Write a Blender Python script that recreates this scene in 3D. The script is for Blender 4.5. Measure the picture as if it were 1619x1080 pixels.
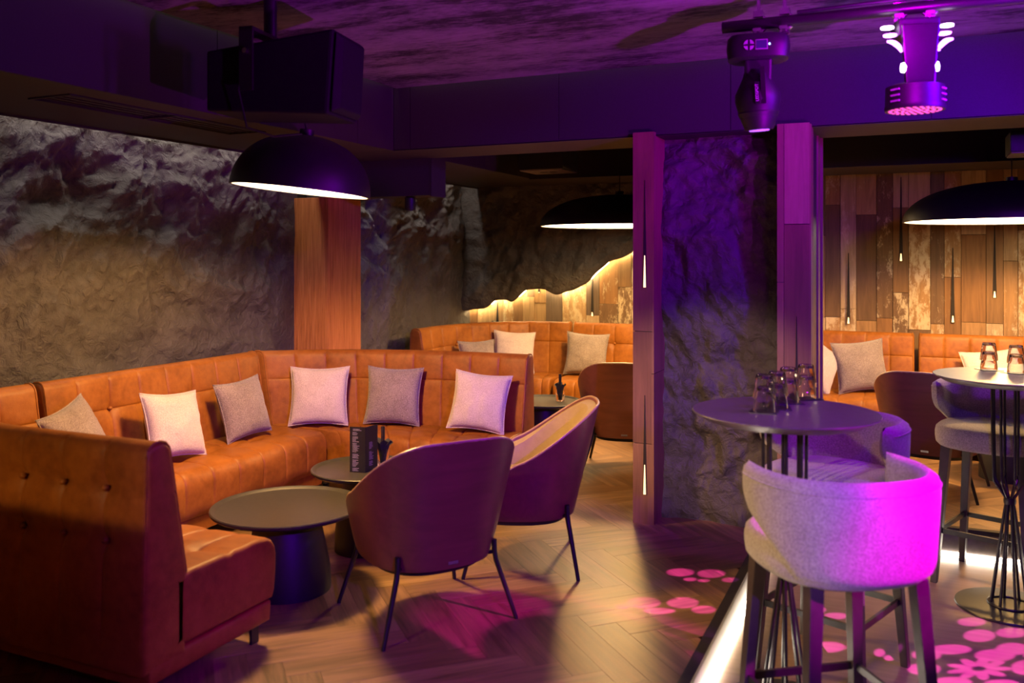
import bpy, bmesh, math, random
from mathutils import Vector, Matrix, noise

for o in list(bpy.data.objects): bpy.data.objects.remove(o, do_unlink=True)
S = bpy.context.scene
COL = S.collection
random.seed(7)
PI = math.pi
R_ = math.radians

# ------------------------------------------------------------------ camera
F_PX, HORIZ, YAW = 1395.0, 405.0, R_(24.3)
cam_d = bpy.data.cameras.new('camera'); cam = bpy.data.objects.new('camera', cam_d); COL.objects.link(cam)
CAM_Z = 1.69
cam.location = (0, 0, CAM_Z); cam.rotation_euler = (PI/2, 0, YAW)
cam_d.sensor_width = 36; cam_d.lens = F_PX/1619*36
cam_d.shift_y = -(540-HORIZ)/1619
cam_d.dof.use_dof = True; cam_d.dof.focus_distance = 5.6; cam_d.dof.aperture_fstop = 2.0
cam_d.clip_start = 0.05
S.camera = cam

# ------------------------------------------------------------------ world and exposure
w = bpy.data.worlds.new('world'); S.world = w; w.use_nodes = True
w.node_tree.nodes['Background'].inputs[0].default_value = (0.02, 0.012, 0.03, 1)
w.node_tree.nodes['Background'].inputs[1].default_value = 0.0
S.view_settings.view_transform = 'Standard'
try: S.view_settings.look = 'None'
except Exception: pass
S.view_settings.gamma = 1; S.view_settings.use_curve_mapping = False
S.view_settings.exposure = 0.0

# ------------------------------------------------------------------ stage lights of the room (fixtures out of frame), plus two added fills
def spot(name, loc, target, energy, color, size=60, blend=0.3, radius=0.05):
    l = bpy.data.lights.new(name, 'SPOT'); l.energy = energy; l.color = color
    l.spot_size = R_(size); l.spot_blend = blend; l.shadow_soft_size = radius
    o = bpy.data.objects.new(name, l); COL.objects.link(o); o.location = loc
    o.rotation_euler = (Vector(target)-Vector(loc)).to_track_quat('-Z', 'Y').to_euler()
    return o
def area(name, loc, rot, sx, sy, energy, color, spread=180):
    l = bpy.data.lights.new(name, 'AREA'); l.shape = 'RECTANGLE'; l.size = sx; l.size_y = sy
    l.energy = energy; l.color = color; l.spread = R_(spread)
    o = bpy.data.objects.new(name, l); COL.objects.link(o); o.location = loc; o.rotation_euler = rot
    return o
def point(name, loc, energy, color, radius=0.05):
    l = bpy.data.lights.new(name, 'POINT'); l.energy = energy; l.color = color; l.shadow_soft_size = radius
    o = bpy.data.objects.new(name, l); COL.objects.link(o); o.location = loc
    return o
MAGENTA, VIOLET, BLUE = (1.0, 0.0, 0.9), (0.42, 0.0, 1.0), (0.09, 0.0, 1.0)
spot('magenta_wash', (2.6, 2.4, 2.65), (-0.02, 3.0, 0.84), 1700, MAGENTA, 12.5, 0.3)
spot('violet_wash', (1.7, -0.4, 2.6), (-1.8, 3.45, 0.65), 800, (0.2, 0.0, 1.0), 34, 0.6)
spot('blue_wash', (1.1, 3.3, 2.55), (-0.75, 5.05, 2.05), 300, BLUE, 70, 0.8)
spot('blue_side', (0.5, -0.6, 2.6), (0.75, 4.1, 0.6), 230, BLUE, 34, 0.5)
spot('amber_fill', (-2.2, -0.8, 2.3), (-0.35, 3.05, 0.85), 420, (1.0, 0.68, 0.42), 12, 0.6)  # added fill, warms the left side of the near stool
spot('rose_spot', (-0.6, -1.2, 2.2), (-1.0, 5.05, 0.78), 1000, (1.0, 0.62, 0.5), 13, 0.6)
point('violet_rig_glow', (0.7, 3.55, 2.4), 90, (0.26, 0.0, 1.0), 0.08)
point('magenta_rig_glow', (0.02, 3.35, 2.55), 26, (0.7, 0.0, 1.0), 0.06)
spot('magenta_ceiling_fill', (1.6, 1.9, 0.6), (-0.6, 3.4, 2.78), 800, (0.6, 0.0, 1.0), 66, 0.8)  # added fill from near the floor, tints the ceiling; no fixture there
WARM = (1.0, 0.54, 0.14)
# neutral LED grazers in the cove above the rock wall
area('cove_led', (-4.035, 1.7, 2.62), (0, 0, 0), 0.03, 7.2, 30, (1.0, 0.86, 0.78))
area('cove_led_lounge', (-4.035, 6.75, 2.62), (0, 0, 0), 0.03, 2.1, 9, (1.0, 0.86, 0.78))
# faint LED line in the shadow gap around the ceiling board
area('gap_led', (-3.05, 1.5, 2.86), (0, 0, 0), 0.02, 6.6, 1.6, (1.0, 0.75, 0.6))
area('gap_led_beam', (-0.5, 4.915, 2.86), (0, 0, 0), 5.0, 0.02, 1.2, (1.0, 0.75, 0.6))

# ------------------------------------------------------------------ helpers
def px(u, v, z=None, d=None, y=None, x=None):
    """a pixel of the photograph -> a point of the room, from its height, depth or wall plane"""
    t = (u-810)/F_PX; c, s = math.cos(YAW), math.sin(YAW)
    dx, dy = -s + t*c, c + t*s
    if z is not None: d = F_PX*(CAM_Z-z)/(v-HORIZ)
    elif y is not None: d = y/dy
    elif x is not None: d = x/dx
    return Vector((d*dx, d*dy, CAM_Z-(v-HORIZ)/F_PX*d))
def catmull(P, n):
    P = [Vector(p) for p in P]; Q = [P[0]*2-P[1]] + P + [P[-1]*2-P[-2]]; out = []
    segs = len(P)-1
    for i in range(n+1):
        f = i/n*segs; k = min(int(f), segs-1); t = f-k
        a, b, c, d = Q[k:k+4]
        out.append(0.5*((2*b)+(c-a)*t+(2*a-5*b+4*c-d)*t*t+(3*b-a-3*c+d)*t*t*t))
    return out
def sstep(a, b, x):
    t = max(0, min(1, (x-a)/(b-a))); return t*t*(3-2*t)

class MB:
    def __init__(s): s.v = []; s.f = []
    def add(s, vs, fs):
        n = len(s.v); s.v += [tuple(p) for p in vs]; s.f += [tuple(i+n for i in f) for f in fs]; return s
    def box(s, lo, hi):
        x0, y0, z0 = lo; x1, y1, z1 = hi
        return s.add([(x0,y0,z0),(x1,y0,z0),(x1,y1,z0),(x0,y1,z0),(x0,y0,z1),(x1,y0,z1),(x1,y1,z1),(x0,y1,z1)],
                     [(0,3,2,1),(4,5,6,7),(0,1,5,4),(1,2,6,5),(2,3,7,6),(3,0,4,7)])
    def hexa(s, bot, top):
        return s.add(list(bot)+list(top), [(0,3,2,1),(4,5,6,7),(0,1,5,4),(1,2,6,5),(2,3,7,6),(3,0,4,7)])
    def lathe(s, prof, n=32, c=(0,0,0), closed=False, caps=True):
        vs = []; fs = []
        for (r, z) in prof:
            for k in range(n):
                a = 2*PI*k/n; vs.append((c[0]+r*math.cos(a), c[1]+r*math.sin(a), c[2]+z))
        m = len(prof)
        for i in range(m-1 if not closed else m):
            for k in range(n):
                a, b = i*n+k, i*n+(k+1) % n; j = (i+1) % m
                fs.append((a, b, j*n+(k+1) % n, j*n+k))
        if not closed and caps:
            if prof[0][0] > 1e-6: fs.append(tuple(range(n))[::-1])
            if prof[-1][0] > 1e-6: fs.append(tuple((m-1)*n+k for k in range(n)))
        return s.add(vs, fs)
    def tube(s, path, r, n=10, closed=False):
        P = [Vector(p) for p in path]; m = len(P); vs = []; fs = []
        for i in range(m):
            a = P[(i-1) % m] if (closed or i > 0) else P[i]
            b = P[(i+1) % m] if (closed or i < m-1) else P[i]
            t = (b-a).normalized()
            up = Vector((0,0,1)) if abs(t.z) < 0.93 else Vector((1,0,0))
            u = t.cross(up).normalized(); w2 = u.cross(t)
            rr = r[i] if isinstance(r, (list, tuple)) else r
            for k in range(n):
                q = 2*PI*k/n; vs.append(P[i]+u*math.cos(q)*rr+w2*math.sin(q)*rr)
        for i in range(m if closed else m-1):
            j = (i+1) % m
            for k in range(n): fs.append((i*n+k, i*n+(k+1) % n, j*n+(k+1) % n, j*n+k))
        if not closed: fs += [tuple(range(n))[::-1], tuple((m-1)*n+k for k in range(n))]
        return s.add(vs, fs)
    def grid(s, rows, wrap=False, caps=False):
        m = len(rows); n = len(rows[0]); vs = [p for r in rows for p in r]; fs = []
        for i in range(m-1):
            for k in range(n if wrap else n-1):
                fs.append((i*n+k, i*n+(k+1) % n, (i+1)*n+(k+1) % n, (i+1)*n+k))
        if caps: fs += [tuple(range(n))[::-1], tuple((m-1)*n+k for k in range(n))]
        return s.add(vs, fs)
    def mesh(s, name, mat, smooth=35, off=(0,0,0), bevel=0, recalc=True):
        me = bpy.data.meshes.new(name)
        me.from_pydata([(p[0]-off[0], p[1]-off[1], p[2]-off[2]) for p in s.v], [], s.f)
        bm = bmesh.new(); bm.from_mesh(me)
        if bevel:
            bmesh.ops.bevel(bm, geom=list(bm.edges), offset=bevel, segments=2, profile=0.6, affect='EDGES', clamp_overlap=True)
        if recalc: bmesh.ops.recalc_face_normals(bm, faces=bm.faces)
        bm.to_mesh(me); bm.free()
        if smooth:
            for p in me.polygons: p.use_smooth = True
            me.set_sharp_from_angle(angle=R_(smooth))
        if mat: me.materials.append(M[mat])
        return me
    def build(s, name, mat, parent=None, smooth=35, off=(0,0,0), bevel=0, recalc=True):
        o = bpy.data.objects.new(name, s.mesh(name, mat, smooth, off, bevel, recalc)); COL.objects.link(o)
        if parent: o.parent = parent
        return o
def tag(o, label=None, cat=None, group=None, kind=None):
    if label: o['label'] = label
    if cat: o['category'] = cat
    if group: o['group'] = group
    if kind: o['kind'] = kind
    return o
def thing(name, label, cat, loc=(0,0,0), rz=0, group=None):
    o = bpy.data.objects.new(name, None); COL.objects.link(o); o.location = loc; o.rotation_euler = (0,0,rz)
    o.empty_display_size = 0.1
    return tag(o, label, cat, group)
def copy_tree(root, parent=None):
    c = root.copy(); COL.objects.link(c)
    if parent: c.parent = parent
    for ch in list(root.children): copy_tree(ch, c)
    return c
def inst(name, me, parent, loc=(0,0,0), rot=(0,0,0), scale=None):
    o = bpy.data.objects.new(name, me); COL.objects.link(o); o.parent = parent; o.location = loc; o.rotation_euler = rot
    if scale: o.scale = scale
    return o

# ------------------------------------------------------------------ materials
M = {}
class NT:
    def __init__(s, name, rough=0.5, metal=0.0, spec=0.5):
        m = bpy.data.materials.new(name); m.use_nodes = True; M[name] = m
        s.t = m.node_tree; s.b = s.t.nodes['Principled BSDF']; s.m = m
        s.b.inputs['Roughness'].default_value = rough; s.b.inputs['Metallic'].default_value = metal
        s.b.inputs['Specular IOR Level'].default_value = spec
    def n(s, kind, **kw):
        nd = s.t.nodes.new(kind)
        for k, v in kw.items(): setattr(nd, k, v)
        return nd
    def l(s, a, b): s.t.links.new(a, b)
    def coord(s, which='Object', scale=(1,1,1), rand=False):
        tc = s.n('ShaderNodeTexCoord'); mp = s.n('ShaderNodeMapping'); mp.inputs['Scale'].default_value = scale
        src = tc.outputs[which]
        if rand:
            oi = s.n('ShaderNodeObjectInfo'); ge = s.n('ShaderNodeNewGeometry')
            ad = s.n('ShaderNodeMath', operation='ADD'); s.l(oi.outputs['Random'], ad.inputs[0]); s.l(ge.outputs['Random Per Island'], ad.inputs[1])
            mu = s.n('ShaderNodeMath', operation='MULTIPLY'); s.l(ad.outputs[0], mu.inputs[0]); mu.inputs[1].default_value = 37.0
            va = s.n('ShaderNodeVectorMath', operation='ADD'); s.l(src, va.inputs[0]); s.l(mu.outputs[0], va.inputs[1]); src = va.outputs[0]
            fr = s.n('ShaderNodeMath', operation='FRACT'); s.l(ad.outputs[0], fr.inputs[0]); s.rand = fr.outputs[0]
        s.l(src, mp.inputs['Vector']); return mp.outputs[0]
    def noise(s, vec, scale=5, detail=4, rough=0.55, dist=0.0):
        nd = s.n('ShaderNodeTexNoise'); s.l(vec, nd.inputs['Vector'])
        nd.inputs['Scale'].default_value = scale; nd.inputs['Detail'].default_value = detail
        nd.inputs['Roughness'].default_value = rough; nd.inputs['Distortion'].default_value = dist
        return nd.outputs['Fac']
    def ramp(s, fac, stops, interp='LINEAR'):
        r = s.n('ShaderNodeValToRGB'); r.color_ramp.interpolation = interp; s.l(fac, r.inputs[0])
        e = r.color_ramp.elements
        while len(e) > 1: e.remove(e[-1])
        e[0].position = stops[0][0]; e[0].color = tuple(stops[0][1])+(1,)
        for p, c in stops[1:]:
            k = e.new(p); k.color = tuple(c)+(1,)
        return r.outputs['Color']
    def mix(s, fac, a, b, mode='MIX'):
        m = s.n('ShaderNodeMix', data_type='RGBA', blend_type=mode)
        for sock, val in ((m.inputs[0], fac), (m.inputs[6], a), (m.inputs[7], b)):
            if isinstance(val, (int, float)): sock.default_value = val
            elif isinstance(val, tuple): sock.default_value = val+(1,)
            else: s.l(val, sock)
        return m.outputs[2]
    def color(s, c):
        if isinstance(c, tuple): s.b.inputs['Base Color'].default_value = c+(1,)
        else: s.l(c, s.b.inputs['Base Color'])
    def bump(s, h, strength=0.3, dist=0.01):
        b = s.n('ShaderNodeBump'); b.inputs['Strength'].default_value = strength; b.inputs['Distance'].default_value = dist
        s.l(h, b.inputs['Height']); s.l(b.outputs[0], s.b.inputs['Normal'])
    def rough(s, fac, lo, hi):
        r = s.n('ShaderNodeMapRange'); s.l(fac, r.inputs[0]); r.inputs[3].default_value = lo; r.inputs[4].default_value = hi
        s.l(r.outputs[0], s.b.inputs['Roughness'])
def plain(name, c, rough=0.5, metal=0.0, spec=0.5, var=0.15, sc=40):
    t = NT(name, rough, metal, spec); f = t.noise(t.coord(), sc, 3)
    t.color(t.ramp(f, [(0.3, tuple(x*(1-var) for x in c)), (0.7, tuple(x*(1+var) for x in c))])); t.bump(f, 0.06, 0.002); return t
def emis(name, c, strength):
    t = NT(name, 0.4); t.color(tuple(c)); t.b.inputs['Emission Color'].default_value = tuple(c)+(1,)
    t.b.inputs['Emission Strength'].default_value = strength; return t

def leather(name, a, b, c):
    t = NT(name, 0.45, spec=0.22); v = t.coord()
    f = t.noise(v, 3.2, 6, 0.62, 0.6); g = t.noise(v, 26, 5, 0.6)
    col = t.ramp(f, [(0.28, a), (0.5, b), (0.75, c)])
    t.color(t.mix(0.35, col, t.ramp(g, [(0.3, a), (0.7, c)]), 'MIX'))
    fine = t.n('ShaderNodeTexVoronoi'); fine.inputs['Scale'].default_value = 260; t.l(v, fine.inputs['Vector'])
    m = t.n('ShaderNodeMath', operation='MULTIPLY_ADD'); t.l(g, m.inputs[0]); m.inputs[1].default_value = 1.2; t.l(fine.outputs['Distance'], m.inputs[2])
    t.bump(m.outputs[0], 0.16, 0.004); t.rough(g, 0.34, 0.55)
leather('leather', (0.14, 0.042, 0.007), (0.265, 0.088, 0.013), (0.37, 0.137, 0.024))
leather('beige_leather', (0.33, 0.24, 0.13), (0.40, 0.30, 0.17), (0.46, 0.35, 0.20))

def fabric(name, a, b, sc=190):
    t = NT(name, 0.9, spec=0.2); v = t.coord()
    n1 = t.noise(v, sc, 2, 0.7); n2 = t.noise(v, 9, 3)
    ck = t.n('ShaderNodeTexVoronoi'); ck.inputs['Scale'].default_value = sc*1.6; t.l(v, ck.inputs['Vector'])
    t.color(t.mix(0.25, t.ramp(n1, [(0.36, a), (0.64, b)]), t.ramp(n2, [(0.3, a), (0.7, b)])))
    t.bump(ck.outputs['Distance'], 0.5, 0.004)
    t.b.inputs['Sheen Weight'].default_value = 0.25
fabric('cream_fabric', (0.42, 0.34, 0.31), (0.66, 0.56, 0.52))
fabric('taupe_fabric', (0.14, 0.105, 0.095), (0.36, 0.29, 0.26))
fabric('tweed_fabric', (0.24, 0.21, 0.19), (0.46, 0.42, 0.38), 150)

def veneer(name, cols, axis, rough=0.35, gs=1.0):
    t = NT(name, rough, spec=0.5); sc = [22, 22, 22]; sc[axis] = 1.6
    v = t.coord('Object', tuple(sc)); f = t.noise(v, gs, 6, 0.6, 0.8); g = t.noise(t.coord(), 2.5, 2)
    t.color(t.mix(0.4, t.ramp(f, [(0.25, cols[0]), (0.5, cols[1]), (0.78, cols[2])]), t.ramp(g, [(0.3, cols[0]), (0.7, cols[2])])))
    t.bump(f, 0.05, 0.002)
veneer('walnut_veneer', ((0.11, 0.036, 0.024), (0.165, 0.055, 0.036), (0.22, 0.074, 0.048)), 0)
veneer('ply_edge', ((0.34, 0.2, 0.1), (0.44, 0.28, 0.15), (0.52, 0.35, 0.2)), 0)

t = NT('rough_sawn_wood', 0.75, spec=0.25)
v = t.coord('Object', (60, 60, 3.0)); f = t.noise(v, 1.0, 6, 0.65, 0.5)
t.color(t.ramp(f, [(0.25, (0.24, 0.075, 0.02)), (0.5, (0.42, 0.15, 0.04)), (0.75, (0.55, 0.22, 0.07))])); t.bump(f, 0.9, 0.012)

# reclaimed boards: each board takes its own tone
t = NT('reclaimed_wood', 0.7, spec=0.3)
v = t.coord('Object', (14, 14, 1.1), rand=True); rnd = t.rand
f = t.noise(v, 1.6, 7, 0.62, 1.2)
tone = t.ramp(rnd, [(0.0, (0.20, 0.11, 0.045)), (0.18, (0.30, 0.17, 0.07)), (0.34, (0.14, 0.08, 0.04)), (0.5, (0.36, 0.23, 0.11)), (0.66, (0.22, 0.11, 0.04)), (0.8, (0.42, 0.30, 0.17)), (0.92, (0.13, 0.09, 0.06))], 'CONSTANT')
grain = t.ramp(f, [(0.25, (0.6, 0.6, 0.6)), (0.75, (1.2, 1.2, 1.2))])
base = t.mix(1.0, tone, grain, 'MULTIPLY')
vp = t.coord('Object', (5, 5, 2.2), rand=True)
p = t.noise(vp, 2.6, 12, 0.82, 0.15)
r2 = t.n('ShaderNodeMath', operation='MULTIPLY_ADD'); t.l(rnd, r2.inputs[0]); r2.inputs[1].default_value = 7.31; r2.inputs[2].default_value = 0.13
r3 = t.n('ShaderNodeMath', operation='FRACT'); t.l(r2.outputs[0], r3.inputs[0])
thr = t.n('ShaderNodeMath', operation='MULTIPLY_ADD'); t.l(r3.outputs[0], thr.inputs[0]); thr.inputs[1].default_value = 0.28; t.l(p, thr.inputs[2])
pm = t.ramp(thr.outputs[0], [(0.72, (0, 0, 0)), (0.80, (0.75, 0.75, 0.75))])
t.color(t.mix(pm, base, (0.55, 0.45, 0.29))); t.bump(f, 0.35, 0.006)

t = NT('aged_board', 0.62, spec=0.35)
v = t.coord('Object', (26, 26, 1.3), rand=True); rnd = t.rand
f = t.noise(v, 1.2, 7, 0.62, 1.4); g = t.noise(t.coord('Object', (3, 3, 1.2), rand=True), 1.6, 4, 0.6, 0.4)
tone = t.ramp(rnd, [(0.0, (0.15, 0.07, 0.035)), (0.35, (0.24, 0.12, 0.06)), (0.7, (0.19, 0.1, 0.055)), (1.0, (0.28, 0.16, 0.09))])
t.color(t.mix(1.0, tone, t.mix(0.5, t.ramp(f, [(0.25, (0.5, 0.5, 0.5)), (0.75, (1.25, 1.25, 1.25))]), t.ramp(g, [(0.3, (0.6, 0.58, 0.55)), (0.7, (1.2, 1.2, 1.2))])), 'MULTIPLY')); t.bump(f, 0.25, 0.004)

t = NT('oak_floor', 0.34, spec=0.5)
v = t.coord('UV', (2.2, 30, 1), rand=True); rnd = t.rand
f = t.noise(v, 1.5, 6, 0.6, 0.7); g = t.noise(t.coord('UV', (1.2, 7, 1), rand=True), 1.3, 3, 0.5, 0.5)
tone = t.ramp(rnd, [(0, (0.14, 0.074, 0.036)), (0.4, (0.175, 0.095, 0.047)), (0.75, (0.22, 0.125, 0.064)), (1, (0.16, 0.085, 0.04))])
gr = t.mix(0.5, t.ramp(f, [(0.34, (0.35, 0.33, 0.31)), (0.5, (0.95, 0.95, 0.95)), (0.68, (1.6, 1.6, 1.6))]), t.ramp(g, [(0.35, (0.5, 0.47, 0.44)), (0.65, (1.4, 1.4, 1.4))]))
t.color(t.mix(1.0, tone, gr, 'MULTIPLY')); t.bump(f, 0.12, 0.002); t.rough(f, 0.36, 0.52)

t = NT('pale_floor', 0.3, spec=0.5)
v = t.coord('Object', (2, 26, 1)); f = t.noise(v, 1.2, 5, 0.55, 0.5)
t.color(t.ramp(f, [(0.25, (0.19, 0.125, 0.08)), (0.75, (0.28, 0.19, 0.125))])); t.bump(f, 0.06, 0.002)

def rock(name, a, b):
    t = NT(name, 0.62, spec=0.4); v = t.coord()
    f = t.noise(v, 5, 8, 0.65, 0.5); g = t.noise(v, 17, 6, 0.6, 0.8); h = t.noise(v, 140, 3, 0.6)
    t.color(t.mix(0.4, t.ramp(f, [(0.3, a), (0.7, b)]), t.ramp(g, [(0.35, a), (0.65, b)])))
    m = t.n('ShaderNodeMath', operation='MULTIPLY_ADD'); t.l(h, m.inputs[0]); m.inputs[1].default_value = 0.12; t.l(g, m.inputs[2])
    t.bump(m.outputs[0], 0.9, 0.03); t.rough(g, 0.5, 0.75)
rock('rock', (0.05, 0.043, 0.037), (0.10, 0.088, 0.077))

t = NT('weathered_ceiling', 0.75, spec=0.25)
v = t.coord('Object', (0.9, 2.6, 1)); f = t.noise(v, 1.3, 14, 0.8, 0.0); g = t.noise(t.coord('Object', (14, 90, 1)), 1, 5, 0.75)
m = t.n('ShaderNodeMath', operation='MULTIPLY_ADD'); t.l(g, m.inputs[0]); m.inputs[1].default_value = 0.35; t.l(f, m.inputs[2])
t.color(t.ramp(m.outputs[0], [(0.58, (0.02, 0.018, 0.018)), (0.68, (0.15, 0.135, 0.13)), (0.86, (0.26, 0.235, 0.23))])); t.bump(f, 0.4, 0.01)

plain('soffit_panel', (0.026, 0.021, 0.021), 0.6, spec=0.4, sc=150)
plain('dark_ceiling', (0.012, 0.011, 0.011), 0.8)
plain('black_metal', (0.012, 0.011, 0.011), 0.34, 0.0, 0.5)
plain('black_plastic', (0.01, 0.01, 0.011), 0.5)
plain('speaker_black', (0.006, 0.006, 0.007), 0.75, spec=0.2)
plain('tray_black', (0.03, 0.026, 0.023), 0.38)
plain('table_top_dark', (0.10, 0.088, 0.085), 0.34)
plain('lamp_black', (0.012, 0.011, 0.012), 0.45)
plain('lamp_inside', (0.8, 0.72, 0.6), 0.6)
plain('stained_wood', (0.05, 0.038, 0.036), 0.4, sc=25)
plain('chrome', (0.62, 0.6, 0.6), 0.25, 1.0)
plain('aluminium', (0.45, 0.44, 0.44), 0.35, 0.9)
plain('dark_wall', (0.03, 0.028, 0.03), 0.8)
plain('riser_dark', (0.07, 0.055, 0.05), 0.3)
plain('nosing', (0.03, 0.028, 0.027), 0.35, 0.5)
plain('slot_dark', (0.012, 0.007, 0.004), 0.8)
plain('box_grey', (0.22, 0.19, 0.17), 0.6)
plain('black_card', (0.012, 0.011, 0.014), 0.4)
plain('print_white', (0.34, 0.31, 0.33), 0.6)
plain('napkin_black', (0.02, 0.02, 0.022), 0.9)
plain('grey_print', (0.5, 0.45, 0.5), 0.5)
plain('pad_grey', (0.3, 0.28, 0.3), 0.5)
emis('lamp_glow', (1.0, 0.8, 0.52), 9.0)
emis('led_step', (1.0, 0.86, 0.68), 22.0)
emis('led_edge', (1.0, 0.74, 0.36), 100.0)
emis('drop_glow', (1.0, 0.66, 0.32), 1.8)
emis('violet_glow', (0.75, 0.25, 1.0), 6.0)
emis('white_violet_glow', (1.0, 0.75, 1.0), 9.0)
emis('screen_glow', (0.03, 0.03, 0.08), 0.05)
emis('blue_dot', (0.3, 0.5, 1.0), 6.0)
emis('lens_glow', (0.5, 0.15, 1.0), 1.2)
emis('pink_dot', (1.0, 0.16, 0.4), 0.8)
t = NT('glass', 0.02); t.color((1.0, 0.98, 0.97)); t.b.inputs['Transmission Weight'].default_value = 1.0; t.b.inputs['IOR'].default_value = 1.45
t = NT('water', 0.0); t.color((1, 1, 1)); t.b.inputs['Transmission Weight'].default_value = 1.0; t.b.inputs['IOR'].default_value = 1.33

# ================================================================== THE SETTING
PZ = 0.16                                   # height of the raised lounge floor
XL, YB = -4.12, 8.2                         # rock wall, wood wall
XR, YF, ZC, ZS = 3.0, -2.2, 2.78, 2.38
STEP_X, STEP_Y = -0.73, 5.55
BEAM_Y0, BEAM_Y1 = 4.95, 5.43
SOF_X = -3.08

def struct(o, label=None):
    o['kind'] = 'structure'
    if label: o['label'] = label
    return o
# raised floor: a slab with herringbone planks
fl = struct(MB().box((XL-0.15, YF, -0.05), (STEP_X, YB+0.15, PZ-0.006)).box((STEP_X, STEP_Y, -0.05), (XR, YB+0.15, PZ-0.006)).build('floor', 'slot_dark', smooth=0), 'raised lounge floor of oak herringbone planks')
W_, L_ = 0.122, 0.61
def clip(poly, x0, x1, y0, y1):
    for ax, lim, sg in ((0, x0, 1), (0, x1, -1), (1, y0, 1), (1, y1, -1)):
        out = []
        for i in range(len(poly)):
            a, b = poly[i-1], poly[i]; da, db = (a[ax]-lim)*sg, (b[ax]-lim)*sg
            if (da >= 0) != (db >= 0):
                k = da/(da-db); out.append((a[0]+(b[0]-a[0])*k, a[1]+(b[1]-a[1])*k))
            if db >= 0: out.append(b)
        poly = out
        if len(poly) < 3: return []
    return poly
regs = [(XL+0.03, STEP_X-0.03, 0.6, YB), (STEP_X-0.03, 2.4, STEP_Y+0.03, YB)]
planks = []
c45 = math.sqrt(0.5)
def w2p(lx, ly): return (lx*c45+ly*c45, -lx*c45+ly*c45)          # rotate by -45 degrees
g_ = 0.0003
for i in range(-110, 140):
    for j in range(-22, 24):
        for k in (0, 1):
            ox, oy = i*W_+j*L_, i*W_-j*L_
            if k: oy += W_
            cx, cy = (ox+W_/2, oy+L_/2) if k else (ox+L_/2, oy+W_/2)
            wx, wy = w2p(cx, cy)
            if not (-4.8 < wx < 3.0 and 0.2 < wy < 8.8): continue
            rz = -PI/4 + (PI/2 if k else 0)
            c, s_ = math.cos(rz), math.sin(rz)
            loc = [(-L_/2+g_, -W_/2+g_), (L_/2-g_, -W_/2+g_), (L_/2-g_, W_/2-g_), (-L_/2+g_, W_/2-g_)]
            wp = [(wx+a*c-b*s_, wy+a*s_+b*c) for a, b in loc]
            for rg in regs:
                q = clip(wp, *rg)
                if len(q) < 3: continue
                lq = [((a-wx)*c+(b-wy)*s_, -(a-wx)*s_+(b-wy)*c) for a, b in q]
                ar = 0.5*abs(sum(lq[m-1][0]*lq[m][1]-lq[m][0]*lq[m-1][1] for m in range(len(lq))))
                if ar < 0.0004: continue
                dd = wx*-math.sin(YAW)+wy*math.cos(YAW); lat = wx*math.cos(YAW)+wy*math.sin(YAW)
                u = 810+lat/max(dd, .1)*F_PX; vv = HORIZ+1.53*F_PX/max(dd, .1)
                vis = dd > 0.5 and -60 < u < 1680 and vv < 1180
                planks.append((ar/dd**3 if vis else -1/(dd*dd+1), wx, wy, rz, lq, ar > W_*L_*0.955))
planks.sort(key=lambda a: -a[0])
def plank_mesh(polys, name):
    vs = []; fs = []; uv = []
    for lq, (wx, wy, rz) in polys:
        n = len(lq); b0 = len(vs); c, s_ = math.cos(rz), math.sin(rz)
        cxm = sum(a for a, b in lq)/n; cym = sum(b for a, b in lq)/n
        for zz, ins in ((-0.006, 0), (-0.0004, 0), (0.0, 0.0007)):
            for a, b in lq:
                da, db = cxm-a, cym-b; dl = math.hypot(da, db); a2, b2 = a+da/dl*ins, b+db/dl*ins
                vs.append((wx+a2*c-b2*s_, wy+a2*s_+b2*c, zz)); uv.append((a2, b2))
        for r in range(2):
            for m in range(n): fs.append((b0+r*n+m, b0+r*n+(m+1) % n, b0+(r+1)*n+(m+1) % n, b0+(r+1)*n+m))
        fs.append(tuple(b0+2*n+m for m in range(n)))
    me = bpy.data.meshes.new(name); me.from_pydata(vs, [], fs)
    ul = me.uv_layers.new(name='UVMap')
    for lp in me.loops: ul.data[lp.index].uv = uv[lp.vertex_index]
    me.materials.append(M['oak_floor'])
    return me
full = [(-L_/2+g_, -W_/2+g_), (L_/2-g_, -W_/2+g_), (L_/2-g_, W_/2-g_), (-L_/2+g_, W_/2-g_)]
full_me = plank_mesh([(full, (0, 0, 0))], 'plank')
for (sc, wx, wy, rz, lq, isfull) in planks[:300]:
    inst('plank', full_me if isfull else plank_mesh([(lq, (0, 0, 0))], 'plank'), fl, (wx, wy, PZ), (0, 0, rz))
rest = bpy.data.objects.new('planks', plank_mesh([(p_[4], p_[1:4]) for p_ in planks[300:]], 'planks')); COL.objects.link(rest)
rest.parent = fl; rest.location = (0, 0, PZ); rest['kind'] = 'stuff'
# nosing strips and LED lines of the step
nz = MB().box((STEP_X-0.03, YF, PZ-0.02), (STEP_X+0.012, 5.0, PZ+0.003)).build('step_nosing', 'nosing', fl, smooth=0)
nz = MB().box((STEP_X-0.03, STEP_Y-0.012, PZ-0.02), (XR, STEP_Y+0.03, PZ+0.003)).build('step_nosing', 'nosing', fl, smooth=0)
MB().box((STEP_X, YF, 0.0), (STEP_X+0.006, 5.0, PZ-0.02)).build('step_riser', 'riser_dark', fl, smooth=0)
MB().box((STEP_X, STEP_Y-0.006, 0.0), (XR, STEP_Y, PZ-0.02)).build('step_riser', 'riser_dark', fl, smooth=0)
MB().box((STEP_X+0.006, 2.2, 0.001), (STEP_X+0.022, 4.98, 0.026)).build('led_strip', 'led_step', fl, smooth=0)
MB().box((STEP_X+0.14, STEP_Y-0.022, 0.001), (XR, STEP_Y-0.006, 0.026)).build('led_strip', 'led_step', fl, smooth=0)
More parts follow.
